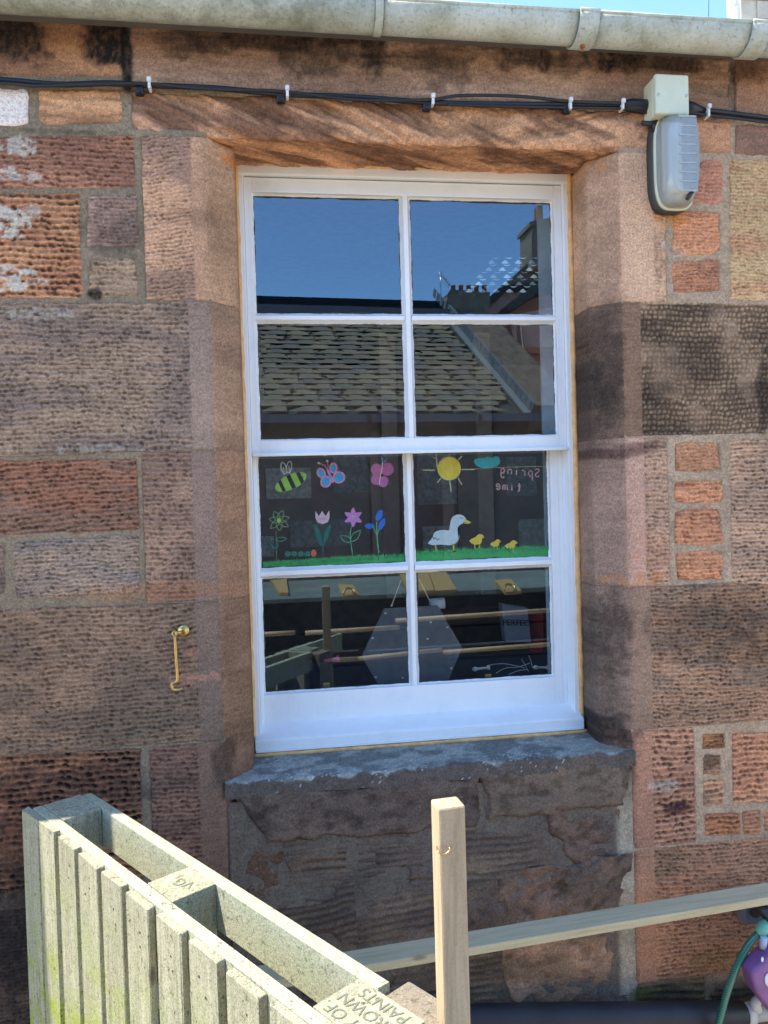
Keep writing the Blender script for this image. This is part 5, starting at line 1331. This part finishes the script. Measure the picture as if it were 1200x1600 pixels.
tap = empty('garden_tap', (1.6, YW, .75)); tag(tap, 'grey outdoor tap bracket with a hose union at the end of the batten', 'tap')
TY = YW-.10
mb = MB(); a = PY(1158, 1412, YW-.03); b_ = PY(1185, 1438, YW-.03); mb.box(a[0], b_[0]+.03, YW-.05, YW, b_[2], a[2]+.0, .006); mb.build('back_plate', plain('grey_metal', (.20, .22, .25), .45, metal=.3), tap)
mb = MB(); mb.tube(spline([pp(1180, 1425, YW-.05), pp(1188, 1418, TY), pp(1196, 1425, TY-.02), pp(1206, 1440, TY-.03)], 5), .020, 12); mb.tube([pp(1193, 1405, TY), pp(1196, 1425, TY)], [.012, .020], 10); mb.box(*(lambda c: (c.x-.03, c.x+.02, TY-.03, TY-.015, c.z-.006, c.z+.006))(pp(1195, 1404, TY)), .003)
mb.build('tap_body', plain('dark_metal', (.07, .08, .09), .35, metal=.6), tap)
mb = MB(); cA = pp(1208, 1446, TY-.04); cB = pp(1192, 1452, TY-.04); mb.tube([cA+Vector((.03, 0, .01)), cA], .022, 14); mb.build('union_nut', plain('grey_plastic', (.35, .33, .37), .5), tap)
hose = empty('garden_hose', tuple(pp(1130, 1600, TY))); tag(hose, 'translucent green garden hose curving down from the tap', 'hose')
def m_hose():
    m, nt, b = newmat('green_hose'); v = coords(nt)
    w = N(nt, 'ShaderNodeTexWave', Scale=60.0); w.bands_direction = 'DIAGONAL'; nt.links.new(v, w.inputs['Vector'])
    nt.links.new(ramp(nt, w.outputs['Fac'], [(.3, (.01, .10, .07)), (.7, (.02, .20, .14))]), b.inputs['Base Color']); b.inputs['Roughness'].default_value = .18
    b.inputs['Coat Weight'].default_value = .6; return m
mb = MB(); mb.tube(spline([pp(1186, 1458, TY-.05), pp(1170, 1475, TY-.05), pp(1152, 1508, TY-.05), pp(1138, 1545, TY-.05), pp(1128, 1580, TY-.05), pp(1122, 1612, TY-.05), pp(1118, 1700, TY-.04), pp(1114, 1800, TY-.02)], 8), .0115, 14); mb.build('hose_tube', m_hose(), hose)
mb = MB(); mb.tube([pp(1200, 1446, TY-.048), pp(1193, 1450, TY-.048), pp(1184, 1459, TY-.049)], [.021, .022, .017], 14); mb.build('hose_union', plain('mint_plastic', (.18, .52, .36), .4), hose)
can = empty('water_container', tuple(pp(1210, 1530, TY-.08))); tag(can, 'purple plastic container with white marks hanging below the tap', 'container')
mb = MB(); pts = [(1197, 1478), (1163, 1510), (1170, 1540), (1202, 1583), (1290, 1560), (1290, 1440)]
P = [pp(a, b_, TY-.07) for a, b_ in pts]
mb.prism([(v.x, v.z) for v in P], 'y', TY-.11, TY-.04)
o = mb.build('container_body', plain('purple_plastic', (.24, .10, .26), .45, var=.15), can)
bv = o.modifiers.new('soft_edges', 'BEVEL'); bv.width = .012; bv.segments = 3
mb = MB(); 
for a, b_, rr in ((1191, 1499, .007), (1200, 1531, .018)): 
    v = pp(a, b_, TY-.112); mb.lathe([(rr, 0), (rr*.8, .002)], Matrix.Translation(v) @ Matrix.Rotation(R(90), 4, 'X') @ Matrix.Diagonal((.7, 1.3, 1, 1)), 14)
mb.build('white_mark', WHITEP, can)
mb = MB(); mb.tube([pp(1194, 1464, TY-.07), pp(1192, 1482, TY-.07)], .012, 10); mb.build('neck', plain('clear_neck', (.5, .55, .65), .3), can)

# ------------------------------------------------------------------ opposite house, seen mirrored in the upper panes
al = R(5); MY = .06
def refl(px, py, v): p = PY(px, py, v); return Vector((p[0], MY-p[1], p[2]))
O = refl(640, 645, 8.0)
opp = empty('slated_house', (O.x, O.y, 0), -al); tag(opp, 'low house with stone slated roof reflected in the upper panes', 'building')
ze = O.z
pit_a = R(41)
def SL(x, d, h=0):   # place on the roof slope: x along the eaves, d up the slope, h above it (local)
    return Vector((x, -d*math.cos(pit_a)-h*math.sin(pit_a)*-1*-1, ze+d*math.sin(pit_a)+h*math.cos(pit_a)))
# verge positions in local x
def loc(v): 
    w = Vector((v.x-O.x, v.y-O.y)); c, s_ = math.cos(al), math.sin(al); return (w.x*c-w.y*s_, w.x*s_+w.y*c)
xv = loc(refl(812, 640, 8.25))[0]
DT = 2.87
SM = []
for cc in ((.25, .19, .115), (.21, .165, .11), (.30, .225, .13), (.19, .155, .12), (.26, .185, .12)):
    SM.append(plain('stone_slate', cc, .85, var=.3, nscale=14, bumps=.4))
def slate_mesh(w, ln, seed):
    r_ = random.Random(seed); b = MB()
    j = lambda k=.004: r_.uniform(-k, k)
    top = [(-w/2, ln), (w/2, ln)]; bot = [(w/2+j(.004), j()), (w/6, j(.005)), (-w/6, j(.005)), (-w/2+j(.004), j())]
    P = [(x, -d*math.cos(pit_a), d*math.sin(pit_a)) for x, d in bot+top[::-1]]
    nrm = Vector((0, math.sin(pit_a), math.cos(pit_a))); th = .008
    P = [Vector(p)+nrm*(.016 if i < 4 else .001) for i, p in enumerate(P)]
    lo = [b.bm.verts.new(p) for p in P]; up = [b.bm.verts.new(p+nrm*th*(1 if i < 4 else .6)) for i, p in enumerate(P)]
    b.bm.faces.new(lo[::-1]); b.bm.faces.new(up)
    for i in range(6): b.bm.faces.new((lo[i], lo[(i+1) % 6], up[(i+1) % 6], up[i]))
    bmesh.ops.recalc_face_normals(b.bm, faces=b.bm.faces[:])
    me = bpy.data.meshes.new('slate'); b.bm.to_mesh(me); b.bm.free(); return me
meshes = []
for i in range(15):
    me = slate_mesh([.40, .44, .36][i % 3], .25, i); me.materials.append(SM[i % 5]); meshes.append((me, [.40, .44, .36][i % 3]))
ns = 0; rest = MB(); exps = DT/20.5; rr = random.Random(5)
for row in range(21):
    d0 = row*exps*1.0
    x = -4.2+rr.uniform(0, .3)
    xv_d = xv-.02-.17*d0
    while x < xv_d-.05:
        me, w = meshes[rr.randrange(15)]
        if x+w > xv_d+.12: x += w+.006; continue
        nrm = Vector((0, math.sin(pit_a), math.cos(pit_a)))
        pos = Vector((x+w/2, -d0*math.cos(pit_a), ze+d0*math.sin(pit_a)))+nrm*.012
        vis = -2.2 < x and ns < 298
        if vis:
            o = bpy.data.objects.new('slate', me); col.objects.link(o); o.parent = opp; o.location = pos; o.rotation_euler = (R(rr.uniform(-.2, .2)), R(rr.uniform(-.15, .15)), 0); ns += 1
        else:
            rest.box(-w/2, w/2, 0, .24, 0, .018, 0, Matrix.Translation(pos) @ Matrix.Rotation(-pit_a, 4, 'X') @ Matrix.Rotation(math.pi, 4, 'Z') @ Matrix.Diagonal((1, 1, 1, 1)) if False else Matrix.Translation(pos+Vector((0, -.24*math.cos(pit_a), .24*math.sin(pit_a)))) @ Matrix.Rotation(-pit_a, 4, 'X'))
        x += w+.004
ro = rest.build('slate', SM[0], opp); local(ro)['kind'] = 'stuff'
def lb(name, mat, *boxes, **kw):
    b = MB()
    for bx_ in boxes: b.box(*bx_)
    o = b.build(name, mat, kw.get('parent') or opp); local(o)
    if kw.get('label'): o['label'] = kw['label']
    return o
DKW = plain('dark_brown_wall', (.12, .085, .068), .8, var=.5, nscale=3)
ct, st = math.cos(pit_a), math.sin(pit_a)
def slope_box(b, x0, x1, h0, h1, d0=-.05, d1=DT+.05):
    n = Vector((0, math.sin(pit_a), math.cos(pit_a)))
    def pt(x, d, h): return Vector((x-.17*d, -d*ct, ze+d*st))+n*h
    b.hexa([pt(x0, d0, h0), pt(x1, d0, h0), pt(x1, d1, h0), pt(x0, d1, h0), pt(x0, d0, h1), pt(x1, d0, h1), pt(x1, d1, h1), pt(x0, d1, h1)])
b = MB(); ct, st = math.cos(pit_a), math.sin(pit_a)
b.prism([(.02, ze-.03), (-DT*ct, ze+DT*st-.01), (-2*DT*ct, ze-.03)], 'x', -7, xv-.38); slope_box(b, xv-.6, xv+.02, -.12, -.02); local(b.build('roof_deck', plain('roof_felt', (.07, .065, .05), .9), opp))
lb('wall', DKW, (-7, xv+.9, -.55, -.30, 0, ze-.06), (-7, xv+.9, -5.2, -5.0, 0, ze-.06), (-7, -6.8, -5.0, -.55, 0, ze-.06), (xv+.7, xv+.9, -5.0, -.55, 0, ze-.06))
b = MB()
b.prism([(.05, ze-.13), (.05, ze-.02), (-.02, ze-.02), (-.02, ze-.13)], 'x', -7, xv+.95); local(b.build('eaves_gutter', plain('grey_gutter', (.17, .17, .18), .5), opp))
lb('gutter_bracket', BLACKP, (-.62, -.56, .051, .058, ze-.14, ze-.03), (1.0, 1.06, .051, .058, ze-.14, ze-.03), (2.9, 2.96, .051, .058, ze-.14, ze-.03))
# timber posts and a darker doorway under the eaves
TB = plain('brown_timber', (.26, .17, .12), .7, var=.4)
lb('pilaster', TB, (-.52, -.34, -.30, -.22, 0, ze-.25)); lb('pilaster', TB, (.55, .72, -.30, -.22, 0, ze-.25)); lb('door', plain('black_door', (.012, .012, .014), .6), (-.335, .545, -.299, -.26, 0, ze-.4))
lb('wall_panel', plain('dim_brown_panel', (.16, .12, .10), .8), (-2.4, -.56, -.299, -.25, 1.2, ze-.45)); lb('wall_panel', plain('dim_green_panel', (.14, .13, .105), .8), (.8, 2.8, -.299, -.25, 1.2, ze-.45))
# ridge and the dark parapet behind it
rz = ze+DT*st
lb('ridge', plain('grey_ridge', (.15, .15, .17), .7), (-7, xv, -DT*ct-.16, -DT*ct+.10, rz-.03, rz+.11)); lb('parapet', plain('black_felt', (.018, .018, .02), .9), (-7, xv-.1, -DT*ct-1.2, -DT*ct-.9, rz-.5, rz+.50))
# verge: lead strip, upright flashing, coping stone following the slope
b = MB()
slope_box(b, xv, xv+.10, .0, .035); local(b.build('lead_valley', plain('pale_lead', (.26, .27, .26), .5), opp))
b = MB(); slope_box(b, xv+.10, xv+.125, .0, .20)
for k in range(24): slope_box(b, xv+.094, xv+.104, .04, .19-.0*k, k*.15, k*.15+.10)
local(b.build('flashing', LEAD, opp))
b = MB(); slope_box(b, xv+.126, xv+.78, -.3, .16, -.05, DT-.25); local(b.build('coping_stone', plain('brown_coping', (.20, .13, .085), .9, var=.35, nscale=9, bumps=.5), opp))

# pink house beyond, with stone chimneys
PK = plain('pink_harling', (.75, .40, .30), .9, var=.08, nscale=30, bumps=.3)
def vbox(b, pix, v, th):
    "flat-fronted block whose reflected front shows at pix"
    P = [refl(a, c_, v) for a, c_ in pix]; b.prism([(q_.x, q_.z) for q_ in P], 'y', P[0].y, P[0].y-th)
pink = empty('pink_house', tuple(refl(820, 760, 15))); pink.location.z = 0
tag(pink, 'pink harled house with dark bargeboards reflected at the right of the panes', 'building')
b = MB(); vbox(b, [(735, 492), (792, 452), (850, 440), (905, 445), (905, 900), (735, 900)], 15, 3); b.build('wall', PK, pink)
b = MB(); vbox(b, [(730, 498), (738, 498), (790, 456), (845, 450), (845, 440), (786, 444)], 14.9, .1); b.build('bargeboard', plain('dark_board', (.05, .045, .04), .8), pink)
b = MB(); vbox(b, [(788, 480), (800, 484), (850, 452), (905, 440), (905, 428), (840, 440)], 14.2, .8); b.build('porch_roof', plain('dark_slate', (.08, .08, .07), .8), pink)
b = MB(); vbox(b, [(813, 490), (862, 480), (905, 480), (905, 542), (820, 542)], 14.0, .7); b.build('bay', PK, pink)
b = MB(); vbox(b, [(806, 500), (812, 500), (816, 540), (808, 530)], 13.95, .1); b.build('downpipe', TB, pink)
b = MB(); vbox(b, [(780, 452), (845, 392), (905, 390), (905, 446), (845, 444)], 15.6, 2.5); b.build('roof', plain('mossy_slate', (.13, .125, .10), .9, var=.4, nscale=12, bumps=.5), pink)
CH = plain('chimney_stone', (.20, .17, .13), .9, var=.35, nscale=12, bumps=.5)
b = MB(); vbox(b, [(831, 352), (864, 345), (864, 420), (831, 420)], 15.3, .9); vbox(b, [(828, 346), (867, 338), (867, 345), (828, 353)], 15.25, 1.0); b.build('chimney', CH, pink)
b = MB(); vbox(b, [(840, 320), (848, 320), (849, 347), (839, 347)], 15.4, .25); b.build('chimney_pot', plain('clay_pot', (.28, .12, .07), .9), pink)
st_ = empty('chimney_stack', tuple(refl(742, 470, 13))); tag(st_, 'long dark chimney stack with a row of clay pots reflected above the ridge', 'chimney')
b = MB(); vbox(b, [(700, 457), (704, 452), (766, 456), (766, 500), (695, 500)], 12.6, .5); b.build('stack', CH, st_)
for k in range(5):
    px = 708+k*12.2; b = MB(); c0 = refl(px, 458, 12.75); c1 = refl(px, 446, 12.75); b.tube([c0, c0.lerp(c1, .8), c0.lerp(c1, .82), c1], [.050, .045, .055, .055], 10); b.build('chimney_pot', plain('clay_pot', (.30, .13, .08), .9), st_)
b = MB(); vbox(b, [(702, 478), (750, 470), (765, 498), (704, 498)], 11.4, .4); tag(b.build('stone_ridge_block', CH), 'pale stone block on the ridge below the chimney pots in the reflection', 'stone block')
ae = empty('tv_aerial', tuple(refl(690, 472, 12))); tag(ae, 'thin television aerial on a mast left of the chimney pots', 'aerial')
b = MB(); b.tube([refl(689, 478, 12.2), refl(688, 424, 12.2)], .012, 6); b.build('mast', STEEL, ae)
b = MB(); b.tube([refl(686, 425, 12.2), refl(703, 446, 12.2)], .010, 6)
for k in range(6):
    t = k/5; px, py = 687+15*t, 427+18*t; b.tube([refl(px-3, py+3, 12.2), refl(px+3, py-3, 12.2)], .006, 5)
b.build('aerial_boom', STEEL, ae)
b = MB(); b.tube([refl(560, 520, 9.5), refl(700, 462, 12.2), refl(705, 460, 12.4)], .008, 5); tag(b.build('overhead_wire', BLACKP), 'thin wire crossing the reflected sky to the chimney', 'wire')

# ------------------------------------------------------------------ outdoor worktop standing behind the viewer, mirrored in the lower panes
MYL = .172
def refz(px, py, z): p = PZ(px, py, z); return Vector((p[0], MYL-p[1], z))
def refl2(px, py, v): p = PY(px, py, v); return Vector((p[0], MYL-p[1], p[2]))
ZT = 1.11
wt = empty('outdoor_worktop', (1.0, -5.0, 0)); tag(wt, 'long grey green outdoor worktop over added black boards that darken the lowest panes', 'worktop')
e0 = refz(420, 937, ZT); e1 = refz(860, 917, ZT); k0 = refz(640, 897, ZT)
yf = (e0.y+e1.y)/2; yb = yf-1.7; sl = (e1.y-e0.y)/(e1.x-e0.x)
b = MB(); b.hexa([(-3, yb, ZT-.04), (5, yb, ZT-.04), (5, yf+sl*(5-1), ZT-.04), (-3, yf+sl*(-3-1), ZT-.04), (-3, yb, ZT), (5, yb, ZT), (5, yf+sl*4, ZT), (-3, yf-sl*4, ZT)]); b.build('tabletop', plain('grey_green_board', (.135, .16, .13), .8, var=.3, nscale=3), wt)
for zz0, zz1 in ((.74, 1.06), (.40, .72), (.04, .38)):
    b = MB(); b.box(-3, 5, yb+.1, yf-.12, zz0, zz1, .004); b.build('added_dark_front', plain('added_black_board', (.016, .015, .017), .7, var=.5), wt)  # black fronts added so the lower panes mirror dark, not sunny paving
PLY = m_wood('varnished_pine', (.50, .31, .12), (.33, .19, .06), 'x', grain=5, knots=False)
for n_, pix in enumerate(([(420, 904), (447, 904), (451, 931), (437, 931)], [(528, 917), (553, 918), (561, 934), (536, 936)], [(622, 894), (650, 894), (652, 925), (636, 925)], [(652, 893), (667, 892), (679, 927), (654, 928)], [(668, 892), (693, 890), (714, 926), (681, 928)], [(772, 911), (798, 909), (815, 928), (790, 930)])):
    b = MB(); P = [refz(a, c_, ZT+.002) for a, c_ in pix]; b.prism([(v.x, v.y) for v in P], 'z', ZT+.001, ZT+.035)
    tag(b.build('pine_board', PLY), ['varnished pine board at the far left of the mirrored worktop', 'short pine board with a brass hook, left mirrored pane', 'pine board ending behind the central glazing bar', 'narrow pine board just right of the central glazing bar', 'wide pine board beside the narrow one, right mirrored pane', 'short pine board with a brass hook, right mirrored pane'][n_], 'board', 'pine boards on the outdoor worktop')
for hx, hy, lab in ((545, 926, 'brass hook on the left short pine board'), (795, 920, 'brass hook on the right short pine board')):
    b = MB(); c = refz(hx, hy, ZT+.05); b.tube(spline([c+Vector((-.06, .03, -.01)), c+Vector((-.02, -.02, .04)), c+Vector((.04, -.02, .03)), c+Vector((.06, .03, .0)), c+Vector((.02, .07, .01))], 6), .012, 8); tag(b.build('brass_hook', BRASS), lab, 'hook')
DOWEL = plain('dowel_wood', (.62, .38, .20), .6)
for n_, L in enumerate((((395, 992), (461, 988.5)), ((477, 989), (624, 980)), ((618, 970), (895, 951)), ((400, 1038), (560, 1029)), ((560, 1029), (690, 1015)), ((692, 1019), (895, 1004)))):
    b = MB(); b.tube([refl2(*L[0], 4.05), refl2(*L[1], 4.05)], .021, 10)
    tag(b.build('wooden_rod', DOWEL), ['upper left wooden rod mirrored left of the post', 'upper wooden rod mirrored from the post to the hexagon card', 'upper right wooden rod mirrored across the right pane', 'lower left wooden rod mirrored beside the pink handle', 'lower wooden rod mirrored behind the hexagon card', 'lower right wooden rod mirrored across the right pane'][n_], 'rod', 'wooden rods on the front of the outdoor worktop')
for (a, c_, d__) in (((477, 1020), (560, 1016), 4.06), ((575, 1017), (895, 996), 4.06)):
    b = MB(); b.tube([refl2(*a, d__), refl2(*c_, d__)], .008, 6); b.build('trim_strip', plain('pale_strip', (.4, .36, .34), .6), wt)

# ------------------------------------------------------------------ neighbour behind the roof at the top right
nb = empty('pale_stone_house', tuple(PY(1230, 10, 9.0))); nb.location.z = 0
tag(nb, 'tall pale sunlit stone house above the gutter at the top right', 'building')
ax = PY(1158, 10, 9)[0]; zt_ = PY(1158, -40, 9)[2]
PALE = plain('pale_ashlar', (.50, .43, .33), .9, var=.2, nscale=3, bumps=.3)
b = MB(); b.box(ax, ax+7, 9, 9.4, 0, zt_+.8); b.build('wall', PALE, nb)
for i in range(3):
    for k in range(8):
        b = MB(); w_ = .55; x_ = ax+.02+i*w_+(.25 if k % 2 else 0); b.box(x_, x_+w_-.02, 8.97, 8.999, zt_-1.6+k*.3, zt_-1.6+k*.3+.28, .006); b.build('stone', PALE, nb)
b = MB(); b.box(ax-.02, ax+7.1, 8.98, 9.42, zt_+.8, zt_+.95); b.build('roof', SLATEM, nb)
vp = empty('vent_pipe', tuple(PY(1148, 20, 7.5))); vp.location.z = PY(1148, 60, 7.5)[2]; tag(vp, 'white vent pipe standing against the sky at the top right', 'pipe')
b = MB(); x_ = PY(1148, 10, 7.5); b.tube(spline([(x_[0]+.03, 7.5, x_[2]-1.5), (x_[0]+.02, 7.5, x_[2]-.15), (x_[0]-.005, 7.5, x_[2]+.05), (x_[0]-.01, 7.5, x_[2]+.6)], 6), .055, 14); b.build('pipe_run', WHITEP, vp)
b = MB(); b.tube([PY(1107, 30, 7.2), PY(1109, -60, 7.2)], .004, 5); tag(b.build('overhead_wire', BLACKP), 'thin wire against the sky left of the vent pipe', 'wire')

print('objects', len(bpy.data.objects), 'tris', sum(len(o.data.polygons)*2 for o in bpy.data.objects if o.type == 'MESH' and o.name.split('.')[0] != 'slate'))
